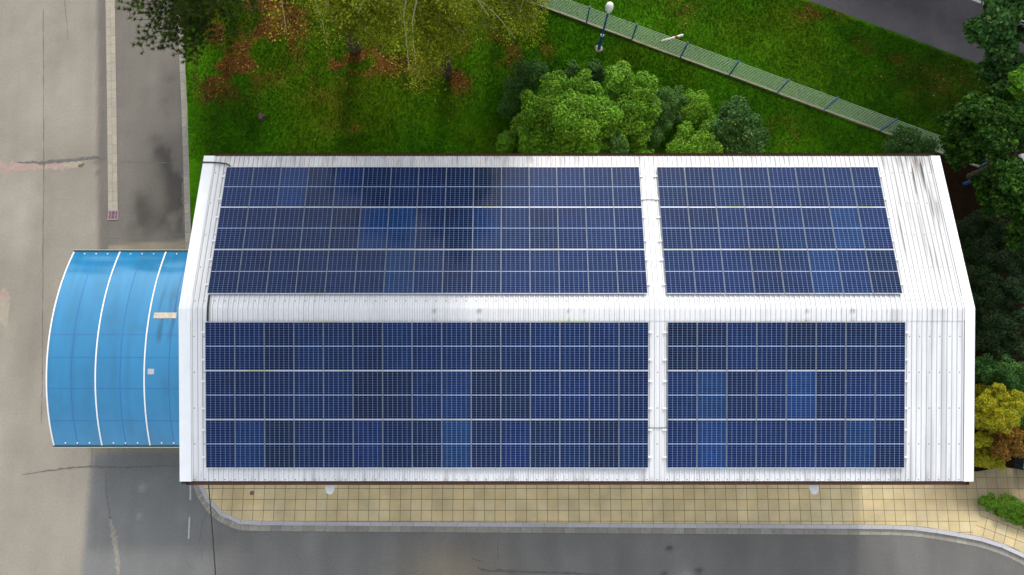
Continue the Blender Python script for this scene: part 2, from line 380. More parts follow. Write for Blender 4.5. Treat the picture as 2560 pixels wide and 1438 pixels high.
# storm drain grate at the channel's end
gp = at(283.5, 538)
grate = tag(empty('drain_grate', (gp.x, gp.y, 0)), 'rusty square storm drain grate at the end of the beige stone channel', 'drain grate')
b = MB()
for sx in (-1, 1): b.box((sx * .23, 0, .018), (.05, .5, .03)); b.box((sx * .095, 0, .018), (.035, .40, .028))
for sy in (-1, 1): b.box((0, sy * .225, .0175), (.41, .05, .029))
b.build('frame', mat('rusty iron', (.32, .21, .24), .6, .2, 12), grate)
b = MB(); b.box((0, 0, .006), (.41, .40, .006)); b.build('pit', M['dark'], grate)
b = MB()
for k in range(6): b.box((0, -.165 + k * .066, .016), (.41, .026, .02))
b.build('bars', bpy.data.materials['rusty iron'], grate)

# ------------------------------------------------------------------ pavement of square slabs
def paving_mat(name, angle, origin, tile=.484):
    m = bpy.data.materials.new(name); m.use_nodes = True; nt = m.node_tree; N = nt.nodes; L = nt.links; p = N["Principled BSDF"]; p.inputs["Roughness"].default_value = .9
    tc = N.new("ShaderNodeTexCoord"); mp = N.new("ShaderNodeMapping"); mp.vector_type = 'TEXTURE'
    mp.inputs["Location"].default_value = (*origin, 0); mp.inputs["Rotation"].default_value = (0, 0, angle); mp.inputs["Scale"].default_value = (tile, tile, tile)
    L.new(tc.outputs["Object"], mp.inputs[0])
    fl = N.new("ShaderNodeVectorMath"); fl.operation = 'FLOOR'; L.new(mp.outputs[0], fl.inputs[0])
    sp = N.new("ShaderNodeSeparateXYZ"); L.new(fl.outputs[0], sp.inputs[0]); cb = N.new("ShaderNodeCombineXYZ"); L.new(sp.outputs[0], cb.inputs[0]); L.new(sp.outputs[1], cb.inputs[1])
    wnz = N.new("ShaderNodeTexWhiteNoise"); L.new(cb.outputs[0], wnz.inputs[0])
    fr = N.new("ShaderNodeVectorMath"); fr.operation = 'FRACTION'; L.new(mp.outputs[0], fr.inputs[0]); sf = N.new("ShaderNodeSeparateXYZ"); L.new(fr.outputs[0], sf.inputs[0])
    masks = []
    for k in range(2):
        a = N.new("ShaderNodeMath"); a.operation = 'SUBTRACT'; L.new(sf.outputs[k], a.inputs[0]); a.inputs[1].default_value = .5
        ab = N.new("ShaderNodeMath"); ab.operation = 'ABSOLUTE'; L.new(a.outputs[0], ab.inputs[0]); masks.append(ab.outputs[0])
    mxm = N.new("ShaderNodeMath"); mxm.operation = 'MAXIMUM'; L.new(masks[0], mxm.inputs[0]); L.new(masks[1], mxm.inputs[1])
    mr = N.new("ShaderNodeMapRange"); mr.inputs[1].default_value = .468; mr.inputs[2].default_value = .49; L.new(mxm.outputs[0], mr.inputs[0])
    ramp = N.new("ShaderNodeValToRGB"); cr = ramp.color_ramp; cr.elements[0].color = (.66, .54, .30, 1); cr.elements[1].color = (.74, .615, .36, 1)
    e = cr.elements.new(.5); e.color = (.72, .565, .30, 1)
    L.new(wnz.outputs[0], ramp.inputs[0])
    nz = N.new("ShaderNodeTexNoise"); nz.inputs["Scale"].default_value = 26; nz.inputs["Detail"].default_value = 6; nz.inputs["Roughness"].default_value = .75; L.new(tc.outputs["Object"], nz.inputs[0])
    n2 = N.new("ShaderNodeTexNoise"); n2.inputs["Scale"].default_value = .9; n2.inputs["Detail"].default_value = 4; L.new(tc.outputs["Object"], n2.inputs[0])
    ma = N.new("ShaderNodeMapRange"); ma.inputs[1].default_value = .3; ma.inputs[2].default_value = .7; ma.inputs[3].default_value = .72; ma.inputs[4].default_value = 1.28; L.new(nz.outputs[0], ma.inputs[0])
    mb2 = N.new("ShaderNodeMapRange"); mb2.inputs[1].default_value = .3; mb2.inputs[2].default_value = .7; mb2.inputs[3].default_value = .82; mb2.inputs[4].default_value = 1.12; L.new(n2.outputs[0], mb2.inputs[0])
    mm = N.new("ShaderNodeMath"); mm.operation = 'MULTIPLY'; L.new(ma.outputs[0], mm.inputs[0]); L.new(mb2.outputs[0], mm.inputs[1])
    at_ = N.new("ShaderNodeAttribute"); at_.attribute_name = "tone"
    v1 = N.new("ShaderNodeVectorMath"); v1.operation = 'SCALE'; L.new(ramp.outputs[0], v1.inputs[0]); L.new(mm.outputs[0], v1.inputs["Scale"])
    v2 = N.new("ShaderNodeVectorMath"); v2.operation = 'MULTIPLY'; L.new(v1.outputs[0], v2.inputs[0]); L.new(at_.outputs[0], v2.inputs[1])
    mix = N.new("ShaderNodeMix"); mix.data_type = 'RGBA'; L.new(mr.outputs[0], mix.inputs[0]); L.new(v2.outputs[0], mix.inputs[6]); mix.inputs[7].default_value = (.12, .09, .045, 1)
    L.new(mix.outputs[2], p.inputs["Base Color"])
    bp = N.new("ShaderNodeBump"); bp.inputs["Strength"].default_value = .3; bp.inputs["Distance"].default_value = .02; L.new(nz.outputs[0], bp.inputs["Height"]); L.new(bp.outputs[0], p.inputs["Normal"])
    return m
inner = offset(kerb_path, .185)
def pave_tone(X, Y):
    px, py = to_px(X, Y)
    d = sstep(2150, 2420, px) * (1 - sstep(1240, 1310, py)) * .42 + .12 * sstep(2100, 2200, px)  # slab dirt, plus eastern darkening painted in to offset the sun patch
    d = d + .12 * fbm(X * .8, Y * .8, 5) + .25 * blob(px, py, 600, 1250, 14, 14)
    red = blob(px, py, 610, 1225, 40, 30) * .12
    return np.stack([1 - d, 1 - d - red, 1 - d - 2 * red], -1)
def clipped_sheet(name, poly, z, material, tonef, step):
    """fills a polygon, cut into rows so that its tone can vary"""
    import bmesh
    bm = bmesh.new(); bm.faces.new([bm.verts.new((*p, z)) for p in poly])
    xs_ = [p[0] for p in poly]; ys_ = [p[1] for p in poly]
    for k in np.arange(min(xs_) + step, max(xs_), step):
        bmesh.ops.bisect_plane(bm, geom=bm.verts[:] + bm.edges[:] + bm.faces[:], plane_co=(k, 0, 0), plane_no=(1, 0, 0))
    for k in np.arange(min(ys_) + step, max(ys_), step):
        bmesh.ops.bisect_plane(bm, geom=bm.verts[:] + bm.edges[:] + bm.faces[:], plane_co=(0, k, 0), plane_no=(0, 1, 0))
    bm.normal_update()
    if bm.faces and sum(f.normal.z for f in bm.faces) < 0: bmesh.ops.reverse_faces(bm, faces=bm.faces[:])
    me = bpy.data.meshes.new(name); bm.to_mesh(me); bm.free()
    co = np.empty(len(me.vertices) * 3, np.float32); me.vertices.foreach_get("co", co); co = co.reshape(-1, 3)
    ca = me.color_attributes.new("tone", 'FLOAT_COLOR', 'POINT'); t = np.ones((len(co), 4), np.float32); t[:, :3] = tonef(co[:, 0], co[:, 1]); ca.data.foreach_set("color", t.ravel())
    me.materials.append(material); o = bpy.data.objects.new(name, me); COL.objects.link(o); return o
o0 = at(1002, 1221); o0y = at(1002, 1249)
poly = [(p.x, p.y) for p in inner if p.x < 26] + [(40, inner[-1].y), (40, -1.9), (inner[0].x, -1.9)]
o0 = at(1003, 1220.5)
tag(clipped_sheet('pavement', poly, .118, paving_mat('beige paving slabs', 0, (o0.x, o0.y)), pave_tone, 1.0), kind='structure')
i0 = next(k for k, p in enumerate(inner) if p.x > at(2425, 1340).x)
sub = [(p.x, p.y) for p in inner[i0:] if p.x < 26]
nrm = Vector((math.sin(R(22)), math.cos(R(22)))) * 1.46
poly2 = sub + [(sub[-1][0] + nrm.x, sub[-1][1] + nrm.y + .3), (at(2446, 1282).x, at(2446, 1282).y)]
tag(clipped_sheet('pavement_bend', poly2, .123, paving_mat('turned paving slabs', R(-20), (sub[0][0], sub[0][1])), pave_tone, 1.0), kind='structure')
dp = at(630, 1233, .12)
dr = tag(empty('floor_drain', (dp.x, dp.y, .12)), 'small square rusty floor drain set in the beige paving', 'floor drain')
b = MB(); b.box((0, 0, .006), (.17, .17, .012)); b.build('frame', mat('drain rust', (.22, .12, .05), .7, .3, 20), dr)
b = MB(); b.box((0, 0, .015), (.1, .1, .006)); b.build('cover', M['iron'], dr)

# ------------------------------------------------------------------ lawn and planting bed
LITTER = ((620, 90, 110, 110, 1.0), (560, 170, 60, 90, .85), (700, 40, 80, 70, .9), (930, 152, 110, 26, 1.9), (845, 158, 60, 28, 1.8), (1010, 145, 60, 36, 1.3), (1130, 200, 55, 34, 1.4), (1170, 150, 30, 60, .5),
          (820, 225, 70, 35, .35), (890, 325, 20, 14, .9), (530, 255, 30, 40, .55), (830, 300, 40, 50, .18), (1240, 120, 70, 70, .4), (1060, 240, 40, 40, .25),
          (2110, 115, 30, 14, .55), (2235, 150, 20, 14, .8), (2170, 150, 70, 50, .3), (2080, 30, 60, 25, .35), (2010, 35, 40, 30, .4), (1690, 30, 60, 40, .35), (1330, 130, 60, 30, .5), (1430, 180, 30, 20, .4), (2340, 210, 90, 50, .4), (1760, 360, 40, 30, .7), (1950, 330, 60, 40, .3))
def litter_mask(px, py, X, Y):
    m = 0
    for a, b, rx, ry, k in LITTER: m = m + k * blob(px, py, a, b, rx, ry)
    n = fbm(X * 1.1, Y * 1.1, 77)
    n2 = vnoise(X * 4.5, Y * 4.5, 78)
    return np.clip(m * 1.5 * sstep(.30, .70, n) * (.55 + .8 * n2), 0, 1)
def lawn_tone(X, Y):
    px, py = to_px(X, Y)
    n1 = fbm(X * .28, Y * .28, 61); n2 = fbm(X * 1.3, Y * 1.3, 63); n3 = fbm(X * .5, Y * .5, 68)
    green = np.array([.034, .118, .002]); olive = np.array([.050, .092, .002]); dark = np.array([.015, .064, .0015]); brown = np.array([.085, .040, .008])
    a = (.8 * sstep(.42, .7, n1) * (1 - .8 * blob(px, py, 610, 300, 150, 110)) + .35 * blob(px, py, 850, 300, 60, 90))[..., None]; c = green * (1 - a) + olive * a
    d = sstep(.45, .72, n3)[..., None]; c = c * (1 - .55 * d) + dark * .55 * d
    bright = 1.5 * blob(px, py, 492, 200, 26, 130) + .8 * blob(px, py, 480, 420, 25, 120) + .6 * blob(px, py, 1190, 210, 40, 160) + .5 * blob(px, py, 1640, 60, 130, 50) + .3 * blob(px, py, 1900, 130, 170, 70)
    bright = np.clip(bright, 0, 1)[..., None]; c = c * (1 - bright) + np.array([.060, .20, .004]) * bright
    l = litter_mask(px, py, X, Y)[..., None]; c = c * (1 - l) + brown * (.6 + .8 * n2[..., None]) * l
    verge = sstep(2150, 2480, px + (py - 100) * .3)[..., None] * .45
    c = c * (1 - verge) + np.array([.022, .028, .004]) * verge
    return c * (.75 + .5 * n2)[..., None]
def road_y(X): return ra.y + rd.y / rd.x * (X - ra.x)
ev = [(p.x + .175, p.y) for p in edge_path]
ex = np.array([p[0] for p in ev][::-1]); ey = np.array([p[1] for p in ev][::-1])
nu, nv = 330, 170
uu, vv = np.meshgrid(np.linspace(0, 1, nu) ** 1.15, np.linspace(0, 1, nv) ** .9)
Xl = -16 + uu * 60; Yl = vv * 0
for _ in range(4):
    top = np.minimum(road_y(Xl), 30); Yl = 5.2 + vv * (top - 5.2)
    xw = np.interp(Yl, ey, ex); Xl = xw + uu * (48 - xw)
Zl = .07 + .05 * fbm(Xl * .3, Yl * .3, 90); Zl[-1] = -.02; Zl[0] = -.02
Pl = np.stack([Xl, Yl, Zl], -1).reshape(-1, 3)
i = np.arange(nv - 1)[:, None] * nu + np.arange(nu - 1)[None]
F = np.stack([i, i + 1, i + nu + 1, i + nu], -1).reshape(-1, 4)
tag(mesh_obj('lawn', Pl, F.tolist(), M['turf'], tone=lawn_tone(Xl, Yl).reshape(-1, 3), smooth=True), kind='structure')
bed = [(14, -3.6), (17.5, -3.6), (at(2440, 1178).x, at(2440, 1178).y), (at(2500, 1166).x, at(2500, 1166).y), (at(2575, 1178).x, at(2575, 1178).y), (48, -3.9), (48, 10.5), (24.5, 14.2), (22.6, 13.2), (20.8, 10.6), (19.2, 9.6), (14, 9.3)]
tag(mesh_obj('planting_bed', [(*p, .135) for p in bed], [tuple(range(len(bed)))], M['soil']), kind='structure')

def lawn_z(X, Y): return .07 + .05 * fbm(X * .3, Y * .3, 90)
def scatter_lawn(n, test=None):
    X = rng.uniform(-17.5, 27, n); Y = rng.uniform(8.2, 21, n)
    px, py = to_px(X, Y)
    ok = (X > np.interp(Y, ey, ex) + .05) & (Y < road_y(X) - .05 - .25 * vnoise(X * 2, Y * 2, 3)) & (px > -30) & (px < 2600) & (py > -30) & (py < 400)
    return X[ok], Y[ok]
X, Y = scatter_lawn(330000)
dens = .35 + .65 * fbm(X * .9, Y * .9, 35)
px, py = to_px(X, Y); lm = litter_mask(px, py, X, Y)
keep = rng.random(len(X)) < dens * (1 - .75 * lm); X, Y = X[keep], Y[keep]; n = len(X)
az = rng.uniform(0, 2 * np.pi, n); h = rng.uniform(.035, .11, n) * (.7 + .8 * fbm(X * .6, Y * .6, 37)); w = rng.uniform(.012, .028, n); ln = rng.uniform(.2, 1.1, n) * h
z = lawn_z(X, Y)
p0 = np.stack([X, Y, z], -1); sd = np.stack([np.cos(az), np.sin(az), 0 * az], -1) * w[:, None]
la = az + rng.uniform(.8, 2.3, n); tip = p0 + np.stack([np.cos(la) * ln, np.sin(la) * ln, h], -1)
tone = lawn_tone(X, Y) * rng.choice([.6, .85, 1.05, 1.35, 1.9], n, p=[.2, .25, .25, .2, .1])[:, None] * np.stack([rng.uniform(.85, 1.2, n), np.ones(n), rng.uniform(.7, 1.2, n)], -1)
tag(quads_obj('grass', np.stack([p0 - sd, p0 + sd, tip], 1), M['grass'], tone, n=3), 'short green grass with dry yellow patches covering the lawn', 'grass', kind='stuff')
X, Y = scatter_lawn(150000); px, py = to_px(X, Y)
keep = rng.random(len(X)) < litter_mask(px, py, X, Y) ** 1.5 * .4 + .002; X, Y = X[keep], Y[keep]; n = len(X)
def leaf_quads(P, Nrm, size, aspect=.62):
    """diamond shaped leaves at P facing Nrm"""
    n = len(P); a = rng.normal(size=(n, 3)); u = np.cross(Nrm, a); u /= np.linalg.norm(u, axis=1)[:, None] + 1e-9
    v = np.cross(Nrm, u); v /= np.linalg.norm(v, axis=1)[:, None] + 1e-9
    s = size[:, None] if hasattr(size, '__len__') else size
    return np.stack([P - u * s * .5, P - v * s * .5 * aspect + Nrm * s * .06, P + u * s * .5, P + v * s * .5 * aspect + Nrm * s * .06], 1)
Pn = np.stack([X, Y, lawn_z(X, Y) + rng.uniform(.01, .06, n)], -1); Nn = rng.normal(size=(n, 3)) * .35 + np.array([0, 0, 1]); Nn /= np.linalg.norm(Nn, axis=1)[:, None]
pal = np.array([[.22, .095, .02], [.13, .055, .015], [.30, .17, .05], [.07, .04, .015], [.34, .26, .12]]); tone = pal[rng.choice(5, n, p=[.36, .3, .14, .16, .04])] * rng.uniform(.6, 1.4, n)[:, None]
tag(quads_obj('fallen_leaves', leaf_quads(Pn, Nn, rng.uniform(.05, .11, n)), M['litter'], tone), 'reddish brown fallen leaves scattered over the grass under the trees', 'fallen leaves', kind='stuff')

# ------------------------------------------------------------------ the warehouse
YR, ZR, YS, YN, ZE = 2.836, 8.16, -3.276, 8.909, 7.14
XW, XE = -11.92, 16.56
AS = math.atan2(ZR - ZE, YR - YS); AN = math.atan2(ZR - ZE, YN - YR)
bld = tag(empty('warehouse', (2.3, YR, 0)), 'long low warehouse with a white ribbed metal roof carrying rows of solar panels', 'building')
def bmesh_part(mb, name, m, parent, **k):
    o = mb.build(name, m, parent, **k); o.matrix_parent_inverse = Matrix.Translation((-2.3, -YR, 0)); return o
wx0, wx1, wy0, wy1 = XW + .35, XE - .35, YS + .32, YN - .32
def gable(x):
    mb = MB(); zt = lambda y: (ZR - .06 - (y - YR) * math.tan(AN) if y > YR else ZR - .06 - (YR - y) * math.tan(AS))
    pts = [(wy0, 0), (wy1, 0), (wy1, zt(wy1)), (YR, zt(YR)), (wy0, zt(wy0))]
    mb.add([(x, *p) for p in pts] + [(x + .2 * (-1 if x > 0 else 1), *p) for p in pts], [tuple(range(5)), tuple(reversed(range(5, 10)))] + [(k, (k + 1) % 5, (k + 1) % 5 + 5, k + 5) for k in range(5)])
    return mb
for x in (wx0, wx1): bmesh_part(gable(x), 'wall', M['wall'], bld)
for y, s in ((wy0, 1), (wy1, -1)):
    mb = MB(); mb.box(((wx0 + wx1) / 2, y + s * .1, 3.53), (wx1 - wx0 - .42, .2, 7.06)); bmesh_part(mb, 'wall', M['wall'], bld)
# ribbed sheets, both slopes
def roof_z(Y): Y = np.asarray(Y, float); return np.where(Y > YR, ZR - (Y - YR) * math.tan(AN), ZR - (YR - Y) * math.tan(AS))
PITCH = .1806
def rib_profile(x0, x1, top, hi):
    xs_, zs_ = [], []; x = x0
    while x < x1 - .01:
        for dx, z in ((-.02, -.0005), (0, 0), (.006, hi * .5), (.014, hi), (top, hi), (top + .008, hi * .5), (top + .014, 0), (top + .034, -.0005)):
            if x0 <= x + dx <= x1: xs_.append(x + dx); zs_.append(z)
        x += PITCH
    xs_.append(x1); zs_.append(0); return np.array(xs_), np.array(zs_)
def roof_tone(X, Y):
    st = fbm(X * 5.5, Y * .22, 51, 3); sm = fbm(X * 1.2, Y * .5, 53); fine = fbm(X * 9, Y * 1.2, 57)
    north = (Y > YR).astype(float)
    d = .02 + .08 * sstep(.4, .8, st) + .03 * sstep(.5, .8, fbm(X * 2.2, Y * 1.1, 97))
    rib = vnoise(np.floor(X / PITCH * 2) * 5.3, Y * .35 + 3, 91); fine2 = fbm(X * 16, Y * .9, 95, 3)
    e = sstep(13.9, 14.6, X) * north; d = d + e * (.10 + .36 * sstep(.42, .85, rib) * sstep(.38, .72, fine2)) * (.35 + .65 * sstep(3.3, 5.5, Y)) * (.5 + .8 * sm)
    de = sstep(14.4, 16.1, X) * sstep(5.2, 8.9, Y); d = d + de * .75 * sstep(.42, .75, fine2) * (.4 + rib)
    eave = sstep(8.1, 8.95, Y); d = d + eave * (.12 + .3 * sstep(.45, .75, fine))
    es_ = (1 - sstep(-3.3, -2.7, Y)); d = d + es_ * .3 * sstep(.5, .75, fine)
    d = d + sstep(12, 14.3, X) * (1 - north) * .16 * sstep(.4, .7, st)
    # black marks at the ridge where the sheets lap
    ru = np.exp(-(((Y - 2.75) / .07) ** 2)) + .7 * np.exp(-(((Y - 2.42) / .06) ** 2))
    cell = vnoise(np.floor(X / PITCH) * 3.7, 0 * X + 2.5, 83); d = d + ru * .6 * sstep(.72, .9, cell) * sstep(.3, .6, fine)
    d = np.clip(d, 0, .85)
    br = np.stack([1 - d * .97, 1 - d * .985, 1 - d], -1)
    rust = eave * .10 * sstep(.55, .8, fbm(X * 7, Y * 3, 59))
    br[..., 1] -= rust; br[..., 2] -= rust * 1.6
    return br
def ribbed(name, x0, x1, yv, lift, parent, top=.05, hi=.034):
    px_, pz_ = rib_profile(x0, x1, top, hi); X, Y = np.meshgrid(px_, yv); Z = roof_z(Y) + pz_[None] + lift
    V = np.stack([X, Y, Z], -1).reshape(-1, 3); nx = len(px_); i = np.arange(len(yv) - 1)[:, None] * nx + np.arange(nx - 1)[None]
    F = np.stack([i, i + 1, i + nx + 1, i + nx], -1).reshape(-1, 4)
    o = mesh_obj(name, V, F.tolist(), M['roof'], parent, tone=(roof_tone(X, Y) * np.where((pz_ >= 0) & (pz_ < hi * .6), .74, 1.0)[None, :, None]).reshape(-1, 3)); return o  # rib feet darkened in the tone to paint shading along the ribs
yv = np.concatenate([np.linspace(YS, YR, 30), np.linspace(YR, YN, 34)[1:]])
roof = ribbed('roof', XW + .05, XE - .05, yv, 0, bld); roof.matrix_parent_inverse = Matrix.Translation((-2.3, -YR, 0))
inv = roof.matrix_parent_inverse
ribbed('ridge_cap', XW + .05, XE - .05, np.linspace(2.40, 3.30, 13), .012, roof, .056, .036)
def slab(name, pts, z0, z1, m, parent):
    """ribbon of roof flashing: pts = [(x, y)] quad on the roof, lifted z0..z1 above it"""
    mb = MB(); q = [(x, y, float(roof_z(y)) + z0) for x, y in pts] + [(x, y, float(roof_z(y)) + z1) for x, y in pts]
    mb.add(q, [(3, 2, 1, 0), (4, 5, 6, 7), (0, 1, 5, 4), (1, 2, 6, 5), (2, 3, 7, 6), (3, 0, 4, 7)]); return mb.build(name, m, parent)
for x0, x1 in ((XW, XW + .42), (XE - .36, XE)):
    mb = MB()
    for ya, yb in ((YS - .01, YR), (YR, YN + .01)):
        q = [(x0, ya), (x1, ya), (x1, yb), (x0, yb)]
        mb.add([(x, y, float(roof_z(y)) - .16 if k < 0 else float(roof_z(y)) + .046) for k, (x, y) in enumerate(q)], [(0, 1, 2, 3)])
        xo = x0 if x0 < 0 else x1
        mb.add([(xo, ya, float(roof_z(ya)) + .046), (xo, yb, float(roof_z(yb)) + .046), (xo, yb, float(roof_z(yb)) - .2), (xo, ya, float(roof_z(ya)) - .2)], [(0, 1, 2, 3)])
    mb.build('verge_flashing', M['white_metal'], roof)
mb = MB()
for ya, yb in ((YS, YR), (YR, YN)):
    mb.add([(XE + .012, ya, float(roof_z(ya)) - .03), (XE + .012, yb, float(roof_z(yb)) - .03), (XE + .012, yb, float(roof_z(yb)) - .24), (XE + .012, ya, float(roof_z(ya)) - .24)], [(0, 1, 2, 3)])
mb.build('barge_board', M['gutter'], roof)
for y, s in ((YS, -1), (YN, 1)):
    mb = MB(); prof = []
    for k in range(9):
        a = math.pi * k / 8; prof.append((y + s * .065 + s * .075 * math.cos(math.pi - a), ZE - .03 - .075 * math.sin(a)))
    vs_ = [(x, *p) for x in (XW + .2, XE - .12) for p in prof] ; n = len(prof)
    mb.add(vs_, [(k, k + 1, n + k + 1, n + k) for k in range(n - 1)] + [tuple(range(n)), tuple(range(n, 2 * n))]); mb.build('gutter', M['gutter'], roof)
    mb = MB(); mb.box(((XW + XE) / 2, y - s * .06, ZE - .1), (XE - XW - .5, .03, .15)); mb.build('fascia', M['gutter'], roof)
mb = MB(); mb.tube([(XW + .04, YS - .07, ZE - .07), (XW + .22, YS - .07, ZE - .07)], .05, 10); mb.tube([(XW + .12, YS - .07, ZE - .07), (XW + .12, YS - .07, ZE - .5), (XW + .12, wy0 - .06, ZE - 1.0), (XW + .5, wy0 - .06, .1)], .045, 10); mb.build('downpipe', M['black'], roof)
# mounting rails under the panels
AX = ((-10.945, 4.872, 15), (5.545, 14.03, 8))
SL = {'S': (2.386, -2.787), 'N': (3.353, 8.402)}
def slope_point(X, Y, off): 
    a = AS if Y <= YR else -AN
    return Vector((X, Y - math.sin(a) * off, float(roof_z(Y)) + math.cos(a) * off))
RAIL = ((.22, .78))
for x0, x1, nc in AX:
    for key, (ya, yb) in SL.items():
        for r in range(3):
            for fr in RAIL:
                Y = ya + (yb - ya) * (r + fr) / 3; mb = MB(); a = AS if key == 'S' else -AN
                mb.box(slope_point((x0 + x1) / 2, Y, .054), (x1 - x0 + .30, .06, .03), Matrix.Rotation(a, 3, 'X')); mb.build('mounting_rail', M['white_metal'], roof)
# cables and sheet laps on the roof
def on_roof(px, py, off=.06):
    z = 7.6
    for _ in range(12): p = at(px, py, z); z = float(roof_z(p.y)) + off
    return p
mb = MB(); mb.tube(smooth_path([on_roof(503, 406), on_roof(525, 406), on_roof(555, 408), on_roof(571, 412), on_roof(577, 420)], 5), .03, 7); mb.build('conduit', M['black'], roof)
mb = MB(); mb.tube([on_roof(523, 738, .05), on_roof(519.5, 768, .075), on_roof(518.5, 803, .07)], .035, 7); mb.build('conduit', M['black'], roof)
for pts in (((1605, 500), (1645, 499)), ((1621, 1070), (1669, 1070))):
    mb = MB(); a, b_ = on_roof(*pts[0], .04), on_roof(*pts[1], .04); mb.box((a + b_) / 2, ((b_ - a).length, .03, .008)); mb.build('sheet_lap', M['crack'], roof)

# ------------------------------------------------------------------ solar panels, 138 of them
def panel_mat():
    m = bpy.data.materials.new('photovoltaic cells'); m.use_nodes = True; nt = m.node_tree; N = nt.nodes; L = nt.links; p = N["Principled BSDF"]
    tc = N.new("ShaderNodeTexCoord"); sp = N.new("ShaderNodeSeparateXYZ"); L.new(tc.outputs["Object"], sp.inputs[0])
    def mth(op, a, b=None):
        n = N.new("ShaderNodeMath"); n.operation = op
        for k, v in enumerate((a, b)):
            if v is None: continue
            if isinstance(v, (int, float)): n.inputs[k].default_value = v
            else: L.new(v, n.inputs[k])
        return n.outputs[0]
    u = mth('ADD', sp.outputs[0], .5124); cu = mth('FRACT', mth('DIVIDE', u, .1708)); du = mth('MULTIPLY', mth('SUBTRACT', .5, mth('ABSOLUTE', mth('SUBTRACT', cu, .5))), .1708)
    av = mth('SUBTRACT', mth('ABSOLUTE', sp.outputs[1]), .013); cv = mth('FRACT', mth('DIVIDE', av, .0825)); dv = mth('MULTIPLY', mth('SUBTRACT', .5, mth('ABSOLUTE', mth('SUBTRACT', cv, .5))), .0825)
    lu = mth('MULTIPLY', mth('LESS_THAN', du, .005), .62); lv = mth('MULTIPLY', mth('LESS_THAN', dv, .0035), .48); mid = mth('LESS_THAN', av, 0.001)
    line = mth('MAXIMUM', mth('MAXIMUM', lu, lv), mid)
    oi = N.new("ShaderNodeObjectInfo")
    nz = N.new("ShaderNodeTexNoise"); nz.inputs["Scale"].default_value = 2.2; nz.inputs["Detail"].default_value = 2
    ad = N.new("ShaderNodeVectorMath"); ad.operation = 'ADD'; L.new(tc.outputs["Object"], ad.inputs[0]); L.new(oi.outputs["Location"], ad.inputs[1]); L.new(ad.outputs[0], nz.inputs[0])
    # every cell is a little different
    cx = mth('FLOOR', mth('DIVIDE', u, .1708)); cy = mth('FLOOR', mth('DIVIDE', sp.outputs[1], .0825)); cb = N.new("ShaderNodeCombineXYZ"); L.new(cx, cb.inputs[0]); L.new(cy, cb.inputs[1]); L.new(oi.outputs["Random"], cb.inputs[2])
    wz = N.new("ShaderNodeTexWhiteNoise"); L.new(cb.outputs[0], wz.inputs[0])
    n3 = N.new("ShaderNodeTexNoise"); n3.inputs["Scale"].default_value = .45; n3.inputs["Detail"].default_value = 3; ge = N.new("ShaderNodeNewGeometry"); L.new(ge.outputs["Position"], n3.inputs[0])  # broad noise paints uneven sky reflection across the arrays
    f = mth('MULTIPLY', mth('ADD', .35, mth('ADD', mth('MULTIPLY', nz.outputs[0], .5), mth('MULTIPLY', n3.outputs[0], .8))), mth('ADD', .85, mth('MULTIPLY', wz.outputs[0], .3)))
    vm = N.new("ShaderNodeVectorMath"); vm.operation = 'SCALE'; L.new(oi.outputs["Color"], vm.inputs[0]); L.new(f, vm.inputs["Scale"])
    mix = N.new("ShaderNodeMix"); mix.data_type = 'RGBA'; L.new(line, mix.inputs[0]); L.new(vm.outputs[0], mix.inputs[6]); mix.inputs[7].default_value = (.32, .42, .61, 1)
    L.new(mix.outputs[2], p.inputs["Base Color"]); p.inputs["Roughness"].default_value = .08; p.inputs["IOR"].default_value = 1.45
    p.inputs["Specular IOR Level"].default_value = .17
    return m
def frame_mat():
    m = bpy.data.materials.new('panel frame'); m.use_nodes = True; nt = m.node_tree; N = nt.nodes; L = nt.links; p = N["Principled BSDF"]
    p.inputs["Metallic"].default_value = .2; p.inputs["Roughness"].default_value = .45
    ge = N.new("ShaderNodeNewGeometry"); nz = N.new("ShaderNodeTexNoise"); nz.inputs["Scale"].default_value = .8; nz.inputs["Detail"].default_value = 3; L.new(ge.outputs["Position"], nz.inputs[0])
    mr = N.new("ShaderNodeMapRange"); mr.inputs[1].default_value = .56; mr.inputs[2].default_value = .68; L.new(nz.outputs[0], mr.inputs[0])
    mix = N.new("ShaderNodeMix"); mix.data_type = 'RGBA'; L.new(mr.outputs[0], mix.inputs[0]); mix.inputs[6].default_value = (.62, .65, .72, 1); mix.inputs[7].default_value = (.50, .56, .22, 1)
    L.new(mix.outputs[2], p.inputs["Base Color"]); return m
PW, PL = 1.044, 1.722
pm, fm = panel_mat(), frame_mat()
proto = empty('solar_panel')
o_, n_ = (PW / 2, PL / 2), (PW / 2 - .010, PL / 2 - .016)
ringv = [(sx * a, sy * b_, z) for z in (0, -.035) for a, b_ in (o_, n_) for sx, sy in ((-1, -1), (1, -1), (1, 1), (-1, 1))]
ringf = []
for k in range(4):
    q = (k + 1) % 4; ringf += [(k, q, 4 + q, 4 + k), (k, 8 + k, 8 + q, q), (4 + k, 4 + q, 12 + q, 12 + k), (8 + k, 12 + k, 12 + q, 8 + q)]
pf = mesh_obj('frame', ringv, ringf, fm, proto); pf.data.materials.append(mat('panel side frame', (.20, .23, .25), .5, .25, 2))  # long sides coloured darker to imitate the shaded gaps between panels
for k in range(16): pf.data.polygons[k].material_index = (k // 4) % 2
mb = MB(); mb.box((0, 0, -.006), (PW - .020, PL - .032, .004)); pc = mb.build('cell_sheet', pm, proto)
TONES = {'0': ((.0019, .0076, .037), 'black-blue'), '1': ((.0016, .0100, .055), 'dark navy'), '2': ((.0016, .0128, .070), 'navy'), '3': ((.0017, .0205, .090), 'bright blue')}
MAPS = {('N', 0): ("112001011110111", "110112311011111", "211211311111111"), ('N', 1): ("11212122", "11212132", "21111320"),
        ('S', 0): ("120111312012121", "111120012001211", "230112103020101"), ('S', 1): ("00110111", "13013111", "13112131")}
